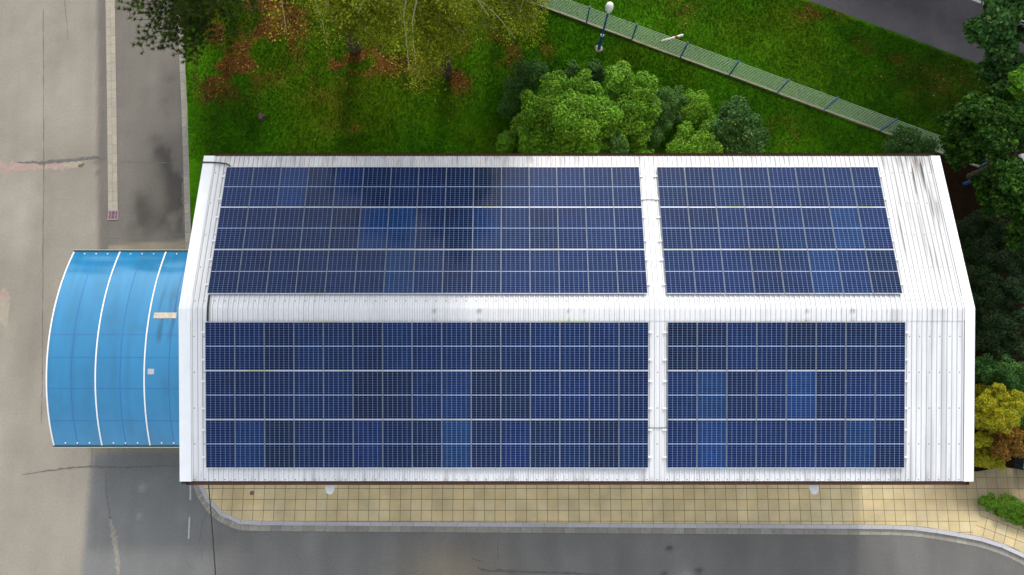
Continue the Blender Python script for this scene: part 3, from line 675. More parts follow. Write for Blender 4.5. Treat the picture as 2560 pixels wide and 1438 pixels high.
MAPS[('N', 0)] = ("223121111012222", "111113311321222", "111111321222222")
ORD = "first second third fourth fifth sixth seventh eighth ninth tenth eleventh twelfth thirteenth fourteenth fifteenth".split()
first = True
for key, (ya, yb) in SL.items():
    side = 'lawn-side slope' if key == 'N' else 'pavement-side slope'
    a = AS if key == 'S' else -AN
    for bi, (x0, x1, nc) in enumerate(AX):
        for r in range(3):
            f_ = (r + .5) / 3; Y = ya + (yb - ya) * f_
            rownm = ('ridge row', 'middle row', 'eave row')[r]
            rows = MAPS[(key, bi)]; chars = rows[2 - r] if key == 'N' else rows[r]
            for c in range(nc):
                X = x0 + (x1 - x0) * (c + .5) / nc
                if first: root, kids = proto, (pf, pc)
                else:
                    root = proto.copy(); COL.objects.link(root); kids = []
                    for ch in (pf, pc):
                        k = ch.copy(); COL.objects.link(k); k.parent = root; kids.append(k)
                first = False
                root.location = slope_point(X, Y, .125 + random.uniform(-.002, .002))
                root.rotation_euler = (a + R(random.uniform(-.35, .35)), R(random.uniform(-.35, .35)), 0)
                root.scale = (1, (abs(yb - ya) / math.cos(a) / 3 - .016) / PL, 1)
                col, nm = TONES[chars[c]]; j = random.uniform(.85, 1.2)
                kids[1].color = (col[0] * j, col[1] * j * random.uniform(.9, 1.15), col[2] * j, 1)
                where = f"{ORD[c]} from the blue canopy" if bi == 0 else f"{ORD[c]} from the roof gap"
                tag(root, f"{nm} solar panel in {'long' if bi == 0 else 'short'} array, {side}, {rownm}, {where}", 'solar panel', 'solar panels on the warehouse roof')

# ------------------------------------------------------------------ blue barrel canopy at the west gable
CX0, CX1, CY0, CY1, CZ, RISE = -19.06, -11.62, -2.31, 5.88, 3.5, .97
half = (CY1 - CY0) / 2; rad = (half * half + RISE * RISE) / (2 * RISE); cyc = (CY0 + CY1) / 2; czc = CZ + RISE - rad; aw = math.asin(half / rad)
def arc(t, off=0): a = aw * t; return (cyc + (rad + off) * math.sin(a), czc + (rad + off) * math.cos(a))
can = tag(empty('entrance_canopy', (CX0, cyc, 0)), 'blue barrel vaulted canopy with white ribs at the warehouse gable', 'canopy')
cinv = Matrix.Translation((-CX0, -cyc, 0))
def cpart(mb, name, m, **k):
    o = mb.build(name, m, can, **k); o.matrix_parent_inverse = cinv; return o
def sheet_mat():
    m = mat('blue translucent sheet', (.028, .31, .62), .12, .14, .35, tone=True, stretch=(1.6, .5, 1)); nt = m.node_tree; N = nt.nodes; L = nt.links; p = N["Principled BSDF"]
    p.inputs["IOR"].default_value = 2.7; p.inputs["Specular Tint"].default_value = (.62, .9, 1, 1)
    tr = N.new("ShaderNodeBsdfTranslucent"); src = p.inputs["Base Color"].links[0].from_socket; L.new(src, tr.inputs[0])
    ms = N.new("ShaderNodeMixShader"); ms.inputs[0].default_value = .3; L.new(p.outputs[0], ms.inputs[1]); L.new(tr.outputs[0], ms.inputs[2]); L.new(ms.outputs[0], N["Material Output"].inputs[0]); return m
sm = sheet_mat()
RIBX = [CX0 + 2.0 * k for k in range(4)]
def vault(x0, x1, t0, t1, off0, off1, nx=2, nt_=40):
    mb = MB(); xs_ = np.linspace(x0, x1, nx); ts = np.linspace(t0, t1, nt_)
    for off in (off0, off1):
        b0 = len(mb.v)
        for t in ts:
            y, z = arc(t, off)
            for x in xs_: mb.v.append((x, y, z)); mb.t.append((1, 1, 1))
        for i in range(nt_ - 1):
            for j in range(nx - 1):
                q = b0 + i * nx + j; f = (q, q + 1, q + nx + 1, q + nx); mb.f.append(f if off == off1 else f[::-1])
    n0 = nx * nt_
    for i in range(nt_ - 1):
        for j in (0, nx - 1): q = i * nx + j; mb.f.append((q, q + nx, n0 + q + nx, n0 + q))
    for i in (0, nt_ - 1):
        for j in range(nx - 1): q = i * nx + j; mb.f.append((q, q + 1, n0 + q + 1, n0 + q))
    return mb
for k in range(4):
    x0 = RIBX[k]; x1 = RIBX[k + 1] if k < 3 else CX1
    mb = vault(x0 + .004, x1 - .004, -1, 1, 0, .012, 22, 90)
    V = np.array(mb.v); tcol = np.ones((len(V), 3))
    if k == 2:
        st = fbm(V[:, 0] * 6, V[:, 1] * .45, 71); msk = sstep(1.6, 2.2, V[:, 1]) * (1 - sstep(3.4, 4.8, V[:, 1])) * sstep(.52, .7, st); tcol *= (1 - .5 * msk)[:, None]
        gr = sstep(x0 + 1.25, x0 + 1.8, V[:, 0]) * (1 - sstep(1.4, 1.9, V[:, 1])) * .55; g3 = np.array([2.6, .95, .6]); tcol = tcol * (1 - gr[:, None]) + g3 * gr[:, None]
    dirt = .05 + .14 * sstep(.42, .8, fbm(V[:, 0] * 4, V[:, 1] * .35, 73)) + .1 * sstep(.5, .8, fbm(V[:, 0] * 1.2, V[:, 1] * 1.2, 75)); tcol *= (1 - dirt)[:, None]; mb.t = [tuple(t) for t in tcol]
    cpart(mb, 'roof_sheet', sm, smooth=False, tone=True)
for x in RIBX: cpart(vault(x - .027, x + .027, -1, 1, -.05, .03), 'rib', M['white_metal'])
seam_m = mat('sheet seam', (.02, .13, .40), .5, .1, 4)
for k in range(4):
    x = RIBX[k] + 1.0
    if x < CX1: cpart(vault(x - .012, x + .012, -1, 1, .0125, .016), 'sheet_seam', seam_m)
for t in (-.74, -.42, -.12, .1):
    cpart(vault(CX0 + .04, CX1 - .05, t - .0025, t + .0025, .0127, .0145, 2, 2), 'sheet_joint', seam_m)
for t in (-.86, -.5, -.15, .2, .55, .9):
    y, z = arc(t, -.055); mb = MB(); mb.box(((CX0 + CX1) / 2, y, z), (CX1 - CX0 - .1, .05, .06)); cpart(mb, 'purlin', M['white_metal'])
for y, s in ((CY0, -1), (CY1, 1)):
    mb = MB(); mb.box(((CX0 + CX1) / 2 - .01, y + s * .05, CZ - .04), (CX1 - CX0 + .06, .09, .12)); cpart(mb, 'edge_beam', mat('dark green beam', (.02, .05, .05), .5, .1, 4) if s == 1 else bpy.data.materials['dark green beam'] if 'dark green beam' in bpy.data.materials else mat('dark green beam', (.02, .05, .05), .5, .1, 4))
    mb = MB(); mb.box(((CX0 + CX1) / 2 - .01, y + s * .1, CZ + .015), (CX1 - CX0 + .06, .02, .02)); cpart(mb, 'drip_rail', M['alu'])
    for x in (CX0 + .15, CX0 + 4.0): 
        mb = MB(); mb.tube([(x, y + s * .05, 0), (x, y + s * .05, CZ - .1)], .06, 12); cpart(mb, 'post', M['white_metal'])
bolt_me = None
for s in (-1, 1):
    for k in range(15):
        if k % 4 == 0: continue
        y, z = arc(s * .975, .02); p = (CX0 + .5 * k, y, z)
        if bolt_me is None:
            mb = MB(); mb.lathe((0, 0, 0), ((.03, 0), (.03, .012), (.018, .022), (.001, .024)), 8); bo = mb.build('bolt', M['white_metal'], can); bolt_me = bo.data
        else: bo = bpy.data.objects.new('bolt', bolt_me); COL.objects.link(bo); bo.parent = can
        bo.matrix_parent_inverse = cinv; bo.location = p
def can_at(px, py):
    z = CZ + 1
    for _ in range(12):
        p = at(px, py, z); a = (p.y - cyc) / rad; z = czc + rad * math.cos(math.asin(max(-1, min(1, a))))
    return p
def plate(p0, p1, m):
    a, b_ = can_at(*p0), can_at(*p1); ta = math.asin((a.y - cyc) / rad) / aw; tb = math.asin((b_.y - cyc) / rad) / aw
    cpart(vault(a.x, b_.x, min(ta, tb), max(ta, tb), .017, .024, 2, 3), 'patch_plate', m)
plate((384, 796), (443, 782), M['rust']); plate((370, 936), (386, 922), M['alu'])

# ------------------------------------------------------------------ wall lamps on the pavement side
def wall_lamp(px, py, label):
    z = 5.6; p = at(px, py, z); root = tag(empty('wall_lamp', (p.x, wy0, z)), label, 'wall lamp', 'white wall lamps above the pavement')
    L_ = wy0 - p.y
    mb = MB(); mb.box((0, .0, .0), (.16, .03, .22)); mb.tube([(0, 0, 0), (0, -L_ + .1, .03)], .025, 8); mb.build('bracket', M['alu'], root)
    mb = MB(); prof = [(-.19, .06, .05), (-.19, -.06, .06), (-.17, -.2, .075), (-.11, -.28, .05), (-.03, -.315, .02)]; ring = []
    ol = [(-.185, .12), (-.185, -.05), (-.165, -.16), (-.115, -.24), (-.05, -.28), (.05, -.28), (.115, -.24), (.165, -.16), (.185, -.05), (.185, .12)]
    lo = [(x * .96, -L_ + y * .96, -.05) for x, y in ol]; md = [(x, -L_ + y, .0) for x, y in ol]; hi = [(x * .8, -L_ + .8 * y + .0, .06) for x, y in ol]; tp = [(x * .4, -L_ + y * .45, .085) for x, y in ol]
    n = len(ol); fs = [tuple(reversed(range(n)))]
    for k in range(3): fs += [(k * n + i, k * n + (i + 1) % n, (k + 1) * n + (i + 1) % n, (k + 1) * n + i) for i in range(n)]
    fs.append(tuple(range(3 * n, 4 * n))); mb.add(lo + md + hi + tp, fs); mb.build('lamp_head', M['globe'], root, smooth=True)
wall_lamp(825, 1217, 'white rounded wall lamp over the paving near the rusty floor drain')
wall_lamp(2035, 1217, 'white rounded wall lamp over the paving nearer the golden shrubs')

# ------------------------------------------------------------------ lamp posts, marker post, fence
def lamp_post(x, y, h, label):
    root = tag(empty('lamp_post', (x, y, .08)), label, 'lamp post', 'blue lamp posts with white globes')
    mb = MB(); mb.lathe((0, 0, -.1), ((.21, 0), (.21, .13), (.17, .15)), 14); mb.build('footing', M['concrete'], root)
    mb = MB(); mb.lathe((0, 0, .04), ((.085, 0), (.085, 1.2), (.06, 1.28), (.05, 1.3), (.045, h - .62)), 12); mb.build('pole', M['blue_paint'], root)
    mb = MB(); mb.lathe((0, 0, h - .6), ((.06, 0), (.14, .02), (.17, .12), (.19, .25), (.185, .38), (.155, .5), (.09, .57), (.001, .6)), 18); mb.build('globe', M['globe'], root, smooth=True)
    mb = MB(); mb.lathe((0, 0, 1.26), ((.075, 0), (.09, .02), (.09, .06), (.06, .08)), 12); mb.build('collar', M['alu'], root)
b0 = at(1497, 122, .08); lamp_post(b0.x, b0.y, 4.0, 'blue lamp post with white globe standing in front of the mesh fence')
b1 = at(2552, 396, 3.8); lamp_post(b1.x, b1.y, 4.0, 'blue lamp post with white globe half hidden by the maple tree')
m0, m1 = at(1656, 102, .08), at(1707, 88, .55)
mp_ = tag(empty('marker_post', m0), 'leaning white marker post with a red band beyond the fence', 'marker post')
d = m1 - m0
mb = MB(); mb.tube([d * -.05, d * .62], [.045, .055], 10); mb.tube([d * .765, d * .99], [.06, .06], 10); mb.lathe(d * .99, ((.06, 0), (.05, .02), (.02, .035)), 10, axis=d.normalized()); mb.build('post', M['white_paint'], mp_)
mb = MB(); mb.tube([d * .62, d * .765], [.062, .062], 10); mb.build('red_band', M['red_paint'], mp_)
FP = [(1345, 18), (1465, 62), (1576, 108), (1697, 152), (1818, 198), (1936, 246), (2051, 292), (2196, 330), (2325, 372), (2450, 418)]
F0 = at(1345, 16); F1 = at(2196, 329); fd = (F1 - F0).xy.normalized()
fposts = []
for p in FP[:-2]: fposts.append(F0.xy + fd * ((at(*p).xy - F0.xy).dot(fd)))
fposts += [fposts[-1] + fd * 2.55, fposts[-1] + fd * 5.1]; fposts.insert(0, fposts[0] - fd * 2.5)
fence = tag(empty('mesh_fence', (*fposts[0], .0)), 'pale green wire mesh fence with blue posts across the lawn', 'fence')
finv = Matrix.Translation((-fposts[0].x, -fposts[0].y, 0)); FH = 1.52
def fpart(mb, name, m):
    o = mb.build(name, m, fence); o.matrix_parent_inverse = finv; return o
plinth_m = mat('weathered plinth', (.20, .165, .11), .95, .4, 4, bump=.4); fang = math.atan2(fd.y, fd.x); frot = Matrix.Rotation(fang, 3, 'Z')
for p in fposts:
    mb = MB(); mb.box((*p, FH / 2 + .05), (.06, .05, FH), frot); mb.box((*p, FH + .06), (.075, .065, .02), frot)
    for k in range(6): mb.box((p.x - fd.y * .04 * -1, p.y + fd.x * -.04, .2 + k * .26), (.07, .035, .05), frot)
    fpart(mb, 'post', M['blue_paint'])
for a, b_ in zip(fposts[:-1], fposts[1:]):
    mb = MB(); a2, b2 = a + fd * .03, b_ - fd * .03; ln = (b2 - a2).length; mid = (a2 + b2) / 2; off = Vector((fd.y, -fd.x)) * .035
    for k in range(12):
        z = .22 + k * (FH - .2) / 11
        mb.box((*(mid + off), z), (ln, .012, .016), frot)
    nn = int(ln / .1)
    for k in range(nn + 1): mb.box((*(a2 + fd * ln * k / nn + off), .22 + (FH - .2) / 2), (.0035, .0035, FH - .16), frot)
    fpart(mb, 'mesh_panel', M['wire'])
    mb = MB(); mb.box((*(mid + off * .5), .08), (ln + .04, .10, random.choice((.12, .16, .22, .24))), frot); fpart(mb, 'plinth_board', plinth_m)

# overhead cable, stump, cabinet
c0 = at(521, 1206, 7.02); c1 = at(541, 1440, 6.6); dirc = (c1 - c0); cpts = []
for k in range(25):
    t = k / 24 * 7; p = c0 + Vector((dirc.x, dirc.y, 0)) * t; p.z = 7.02 - .42 * t + .06 * t * t; cpts.append(p)
mb = MB(); mb.tube(cpts, .02, 6); tag(mb.build('overhead_cable', M['black']), 'thin black cable strung from the eave over the curved kerb', 'cable')
sp_ = at(655, 293, .1); st = tag(empty('tree_stump', (sp_.x, sp_.y, .06)), 'small rotten brown tree stump on the lawn', 'tree stump')
mb = MB(); mb.lathe((0, 0, -.05), ((.24, 0), (.19, .12), (.165, .24), (.15, .26), (.10, .20), (.04, .17)), 13)
mb.v = [(x * (1 + .18 * math.sin(5 * math.atan2(y, x))), y * (1 + .14 * math.cos(3 * math.atan2(y, x))), z + .03 * math.sin(4 * math.atan2(y, x) + 9 * z)) for x, y, z in mb.v]; mb.build('bark', M['bark'], st)
mb = MB(); mb.lathe((0, 0, .14), ((.09, 0), (.05, .02), (.01, .03)), 9); mb.build('rotten_core', mat('rotten wood', (.10, .055, .04), .95, .4, 20), st)
k0 = at(2534, 1160, .13); cb = tag(empty('street_cabinet', (k0.x, k0.y, .13)), 'grey topped cabinet with dark slatted side at the edge of the paving', 'cabinet')
rot = Matrix.Rotation(R(-14), 3, 'Z')
mb = MB(); mb.box((.45, 0, .33), (.84, .42, .62), rot); mb.build('body', M['dark'], cb)
mb = MB(); mb.box((.45, 0, .67), (.94, .5, .06), rot); mb.build('top', M['grey_slab'], cb)
for k in range(5):
    mb = MB(); c = rot @ Vector((.015, -.18 + .09 * k, .33)); mb.box(c, (.03, .05, .62), rot); mb.build('slat', M['dark_slat'], cb)

# ------------------------------------------------------------------ trees and shrubs
def cloud(clumps, n, pal, weights, shell=.55, up=.5, tv=(.84, 1.18)):
    """points through ellipsoid clumps [(centre, rx, ry, rz)] with outward normals and a per-clump tint"""
    vol = np.array([c[1] * c[2] + c[1] * c[3] for c in clumps]); k = rng.choice(len(clumps), n, p=vol / vol.sum())
    C = np.array([tuple(c[0]) for c in clumps]); Rr = np.array([c[1:4] for c in clumps])
    d = rng.normal(size=(n, 3)); d[:, 2] = np.where(d[:, 2] < -.2, -d[:, 2] * .8, d[:, 2]); d /= np.linalg.norm(d, axis=1)[:, None]
    r = 1 - (1 - shell) * rng.random(n) ** 1.6
    lump = 1 + .22 * (vnoise(d[:, 0] * 3 + k * 7.1 + 20, d[:, 1] * 3 + d[:, 2] * 2 + 20, 5) - .5) + .18 * (vnoise(d[:, 0] * 7 + k * 3.3 + 40, d[:, 1] * 7 + d[:, 2] * 5 + 40, 6) - .5)
    P = C[k] + d * Rr[k] * (r * lump)[:, None]
    Nn = d * .8 + rng.normal(size=(n, 3)) * .55 + np.array([0, 0, up]); Nn /= np.linalg.norm(Nn, axis=1)[:, None]
    tint = rng.uniform(tv[0], tv[1], (len(clumps), 1)) * rng.uniform(.92, 1.08, (len(clumps), 3))
    col = np.array(pal)[rng.choice(len(pal), n, p=weights)] * tint[k] * rng.uniform(.7, 1.35, n)[:, None]
    keep = P[:, 2] > .12
    return P[keep], Nn[keep], col[keep]
def lobe(px, py, rpx, z, flat=.8):
    p = at(px, py, z); r = rpx * ((CAM_H - z) * _c + p.y * _s) / FPX; return (p, r, r, min(r * flat, z * .9))
def clumpy(lobes, k=8, seed=1):
    rr = random.Random(seed + len(lobes)); out = []
    for c, rx, ry, rz in lobes:
        out.append((c, rx * .76, ry * .76, rz * .76))
        for i in range(k):
            az = i * 2.4 + rr.uniform(-.6, .6); e = rr.uniform(-.1, 1.35); f = rr.uniform(.62, .86); q = rr.uniform(.24, .44)
            p = Vector((c.x + rx * f * math.cos(az) * math.cos(e), c.y + ry * f * math.sin(az) * math.cos(e), c.z + rz * f * math.sin(e))); out.append((p, rx * q, ry * q, min(rx, rz) * q * .9))
    return out
def fill_down(lobes):
    out = list(lobes)
    for c, rx, ry, rz in lobes:
        if c.z - rz > .5: out.append((Vector((c.x, c.y, (c.z - rz * .4) * .5)), rx * .8, ry * .8, max((c.z - rz * .4) * .5, .3)))
    return out
def stems(root, base, lobes, m, r0, name='stem'):
    mb = MB()
    for c, rx, ry, rz in lobes:
        e = c - base; mid = Vector((e.x * .35, e.y * .35, e.z * .55)); mb.tube([(0, 0, -.05), mid, e * .92], [r0, r0 * .7, r0 * .25], 6)
    mb.build(name, m, root)
def shrub(name, label, cat, lobes, n, pal, w, size, group=None, m='leaf', shell=.5, aspect=.65, fd_=True, up=.8):
    c = sum((l[0] for l in lobes), Vector()) / len(lobes); base = Vector((c.x, c.y, .06)); root = tag(empty(name, base), label, cat, group); n = int(n * 1.6); size *= .82
    P, Nn, col = cloud(clumpy(lobes) + (fill_down(lobes)[len(lobes):] if fd_ else []), n, pal, w, shell, up); sz = size * rng.uniform(.65, 1.3, len(P))
    quads_obj('foliage', leaf_quads(P - np.array(base), Nn, sz, aspect), M[m], col, root)
    stems(root, base, lobes, M['bark'], .045); return root
GREEN = ([[.135, .30, .014], [.085, .21, .010], [.22, .39, .035], [.04, .115, .008]], [.4, .3, .15, .15])
LIME = ([[.11, .285, .012], [.075, .20, .010], [.18, .36, .03]], [.45, .35, .2])
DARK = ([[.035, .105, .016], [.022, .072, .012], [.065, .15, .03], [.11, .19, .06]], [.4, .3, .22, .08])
GREY = ([[.055, .145, .022], [.034, .098, .015], [.10, .20, .04]], [.4, .35, .25])
SG = 'shrubs growing along the lawn side of the warehouse'
shrub('leafy_shrub', 'dull green shrub at the lawn end of the shrub clump', 'shrub', [lobe(1318, 188, 42, 2.1), lobe(1284, 225, 36, 1.8), lobe(1350, 178, 28, 1.8), lobe(1275, 262, 30, 1.4)], 6500, *GREY, .11, SG)
shrub('leafy_shrub', 'largest fresh green shrub in the middle of the clump', 'shrub', [lobe(1390, 230, 58, 3.2), lobe(1450, 228, 52, 3.3), lobe(1430, 290, 80, 3.9), lobe(1345, 285, 58, 3.0), lobe(1500, 300, 62, 3.6), lobe(1330, 335, 46, 2.6), lobe(1390, 345, 50, 3.0), lobe(1300, 310, 32, 2.0), lobe(1530, 350, 40, 3.0), lobe(1455, 345, 50, 3.3)], 26000, *GREEN, .13, SG)
shrub('leafy_shrub', 'tall rounded light green shrub nearest the blue lamp post', 'shrub', [lobe(1550, 205, 52, 3.4), lobe(1595, 235, 55, 3.3), lobe(1525, 250, 36, 3.0), lobe(1615, 285, 42, 2.9), lobe(1565, 290, 52, 3.2), lobe(1600, 325, 36, 2.6)], 16000, *GREEN, .12, SG)
shrub('leafy_shrub', 'small dark shrub peeking out behind two bigger light ones', 'shrub', [lobe(1488, 172, 24, 1.6), lobe(1500, 190, 20, 1.4)], 2200, *DARK, .1, SG)
shrub('leafy_shrub', 'little faint green shrub alone on grass above the big one', 'shrub', [lobe(1432, 168, 18, .8), lobe(1420, 186, 16, .7)], 700, *GREY, .1, SG)
shrub('leafy_shrub', 'small lime green shrub at the lawn end by the eave', 'shrub', [lobe(1266, 352, 24, 1.6), lobe(1252, 362, 16, 1.3)], 2200, *LIME, .11, SG)
shrub('leafy_shrub', 'lime green shrub leaning out between bigger ones by the eave', 'shrub', [lobe(1320, 348, 30, 2.9), lobe(1345, 372, 26, 2.7), lobe(1315, 322, 18, 2.8)], 3800, *LIME, .12, SG)
shrub('leafy_shrub', 'round lime green shrub against the eave below the biggest one', 'shrub', [lobe(1482, 372, 25, 3.5)], 2200, *LIME, .11, SG)
shrub('leafy_shrub', 'grey green shrub against the eave with spotted leaves', 'shrub', [lobe(1540, 355, 30, 3.3), lobe(1550, 380, 26, 3.0)], 3400, *GREY, .13, SG)
shrub('leafy_shrub', 'low green shrub by the eave beside the dark hollow', 'shrub', [lobe(1605, 382, 24, 2.2), lobe(1622, 392, 20, 2.0)], 1800, *LIME, .11, SG)
shrub('leafy_shrub', 'shadowy dark shrub above the dark hollow', 'shrub', [lobe(1655, 262, 42, 2.3), lobe(1660, 305, 30, 2.0), lobe(1695, 255, 32, 1.6), lobe(1690, 290, 26, 1.5), lobe(1640, 340, 24, 2.0)], 7500, *GREY, .1, SG)
shrub('leafy_shrub', 'olive green shrub on the far side of the dark hollow', 'shrub', [lobe(1735, 258, 36, 1.7), lobe(1722, 288, 32, 1.5), lobe(1760, 285, 30, 1.2), lobe(1780, 310, 28, 1.2)], 4200, *GREEN, .1, SG)
shrub('leafy_shrub', 'loose green shrub between the hollow and the round dark one', 'shrub', [lobe(1715, 335, 32, 1.9), lobe(1755, 362, 34, 2.0), lobe(1695, 372, 30, 1.9), lobe(1735, 385, 26, 1.9), lobe(1770, 330, 30, 1.7), lobe(1785, 380, 28, 1.9)], 6500, *GREEN, .11, SG)
shrub('leafy_shrub', 'big round dark green shrub with a few yellow leaves', 'shrub', [lobe(1840, 298, 56, 2.1), lobe(1868, 325, 36, 1.8), lobe(1800, 330, 42, 1.8), lobe(1845, 350, 46, 1.8), lobe(1880, 360, 34, 1.4), lobe(1905, 340, 22, .9)], 9000, [[.04, .115, .02], [.026, .08, .015], [.075, .165, .035], [.12, .2, .06], [.4, .42, .05]], [.4, .3, .22, .07, .01], .15, SG)
shrub('leafy_shrub', 'low dark shrub where the fence ends near the eave', 'shrub', [lobe(2262, 345, 34, 1.2), lobe(2310, 368, 34, 1.3), lobe(2225, 372, 30, .9), lobe(2280, 380, 30, 1.2)], 5000, *DARK, .1, SG)

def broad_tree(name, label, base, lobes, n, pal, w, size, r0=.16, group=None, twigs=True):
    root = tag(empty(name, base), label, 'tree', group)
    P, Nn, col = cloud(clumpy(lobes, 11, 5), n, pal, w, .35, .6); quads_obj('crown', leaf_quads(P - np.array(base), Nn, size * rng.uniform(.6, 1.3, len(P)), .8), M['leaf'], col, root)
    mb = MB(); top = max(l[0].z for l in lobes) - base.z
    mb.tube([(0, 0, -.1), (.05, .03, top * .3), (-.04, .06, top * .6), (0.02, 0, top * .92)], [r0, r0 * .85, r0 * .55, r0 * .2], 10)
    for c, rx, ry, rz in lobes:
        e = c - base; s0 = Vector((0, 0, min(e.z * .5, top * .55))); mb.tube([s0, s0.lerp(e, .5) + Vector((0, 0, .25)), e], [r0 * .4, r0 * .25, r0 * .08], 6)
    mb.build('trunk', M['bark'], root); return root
MAPLE = ([[.030, .09, .007], [.018, .06, .005], [.075, .17, .012], [.012, .04, .005]], [.38, .32, .15, .15])
MG = 'trees standing beyond the short end of the warehouse'
def B(px, py): p = at(px, py); p.z = .08; return p
broad_tree('broadleaf_tree', 'dark green maple reaching out over the road', B(2480, 262), [lobe(2450, 85, 48, 6.2), lobe(2490, 45, 52, 6.6), lobe(2545, 20, 50, 6.8), lobe(2500, 120, 48, 6.0), lobe(2520, 165, 40, 5.6), lobe(2478, 185, 40, 5.0), lobe(2560, 90, 26, 6.4), lobe(2600, 40, 60, 7)], 13000, *DARK, .17, .2, MG)
broad_tree('broadleaf_tree', 'green maple with bright leaf tips beside the fence end', B(2420, 445), [lobe(2450, 285, 55, 5.6), lobe(2405, 315, 42, 4.8), lobe(2375, 355, 36, 4.0), lobe(2480, 345, 58, 5.6), lobe(2525, 300, 48, 6.0), lobe(2430, 375, 40, 4.8), lobe(2390, 395, 32, 4.0), lobe(2550, 350, 30, 5.4), lobe(2490, 240, 36, 5.6), lobe(2365, 300, 24, 3.6)], 17000, *MAPLE, .17, .2, MG)
broad_tree('broadleaf_tree', 'bright lime leaved maple at the edge behind the dark one', B(2500, 330), [lobe(2550, 195, 26, 6.6), lobe(2552, 225, 24, 6.2), lobe(2590, 200, 50, 6.6), lobe(2540, 245, 22, 5.8)], 4500, *LIME, .17, .16, MG)
broad_tree('broadleaf_tree', 'green maple spreading below the half hidden lamp globe', B(2470, 590), [lobe(2500, 425, 50, 5.6), lobe(2455, 460, 30, 4.6), lobe(2530, 455, 46, 5.8), lobe(2465, 495, 30, 4.4), lobe(2520, 510, 46, 5.4), lobe(2552, 560, 36, 5.4), lobe(2535, 600, 30, 4.8), lobe(2590, 500, 60, 6.2), lobe(2470, 525, 20, 4.0)], 13000, *MAPLE, .16, .2, MG)
# dark evergreens in the shade along the short wall
EVER = ([[.018, .045, .014], [.012, .03, .010], [.035, .065, .018], [.06, .05, .018]], [.4, .34, .2, .06])
EG = 'evergreens growing beside the short end wall'
def conifer_bush(label, lobes, n, pal, w, size, group=EG, name='evergreen_shrub'):
    return shrub(name, label, 'shrub', lobes, n, pal, w, size, group, 'needle', .4, .38, True, .8)
conifer_bush('dark evergreen below the maple, beside the wall', [lobe(2470, 640, 45, 2.4), lobe(2520, 655, 45, 2.8), lobe(2450, 690, 36, 2.2)], 9000, *EVER, .15)
conifer_bush('dark evergreen filling the gap under the maple branches', [lobe(2455, 560, 38, 2.0), lobe(2500, 585, 45, 2.6), lobe(2430, 610, 28, 1.4), lobe(2545, 640, 40, 3)], 8000, *EVER, .15)
conifer_bush('dark brownish evergreen halfway along the short wall', [lobe(2490, 735, 45, 2.6), lobe(2540, 720, 45, 3.0), lobe(2460, 760, 36, 2.2)], 9000, *EVER, .15)
conifer_bush('dark olive evergreen next to the halfway one', [lobe(2500, 815, 46, 2.6), lobe(2548, 800, 44, 2.8), lobe(2465, 850, 36, 2.2), lobe(2530, 865, 40, 2.4)], 10000, *EVER, .15)
conifer_bush('dark green evergreen touching the golden shrubs', [lobe(2470, 925, 36, 2.2), lobe(2520, 930, 42, 2.6), lobe(2555, 950, 36, 2.6)], 8000, *DARK, .13)
GOLD = ([[.38, .34, .012], [.25, .27, .012], [.50, .42, .03], [.12, .16, .010]], [.38, .3, .2, .12])
RUST = ([[.26, .13, .018], [.16, .075, .014], [.34, .22, .03], [.10, .05, .015]], [.35, .3, .2, .15])
conifer_bush('big golden evergreen beside the pavement-side corner', [lobe(2468, 1010, 34, 2.4), lobe(2525, 1000, 32, 2.6), lobe(2462, 1050, 32, 2.2), lobe(2505, 1052, 36, 2.6), lobe(2545, 1020, 24, 2.4), lobe(2495, 975, 20, 2.7)], 15000, *GOLD, .1)
conifer_bush('rust and gold evergreen close to the grey cabinet', [lobe(2520, 1088, 32, 1.9), lobe(2535, 1120, 30, 1.7), lobe(2495, 1120, 30, 1.6), lobe(2548, 1075, 20, 1.8)], 9000, *RUST, .1)
conifer_bush('low yellow green evergreen spilling onto the paving', [lobe(2455, 1100, 22, 1.5), lobe(2458, 1150, 26, 1.0), lobe(2492, 1155, 22, .8), lobe(2472, 1130, 24, 1.0)], 7000, *GOLD, .09)
conifer_bush('dark green evergreen at the edge above the cabinet', [lobe(2562, 1100, 26, 1.8), lobe(2575, 1060, 40, 2.0)], 3500, *DARK, .11)
JUN = ([[.085, .19, .010], [.05, .13, .008], [.15, .24, .02]], [.45, .35, .2])
conifer_bush('low spreading green juniper in the bend of the paving', [lobe(2475, 1258, 24, .42, .3), lobe(2510, 1262, 28, .5, .3), lobe(2545, 1270, 28, .5, .3), lobe(2530, 1290, 22, .42, .3), lobe(2555, 1300, 20, .42, .3), lobe(2590, 1285, 40, .5, .3), lobe(2455, 1253, 14, .35, .3), lobe(2495, 1278, 14, .36, .3)], 12000, *JUN, .1, None, 'spreading_juniper')

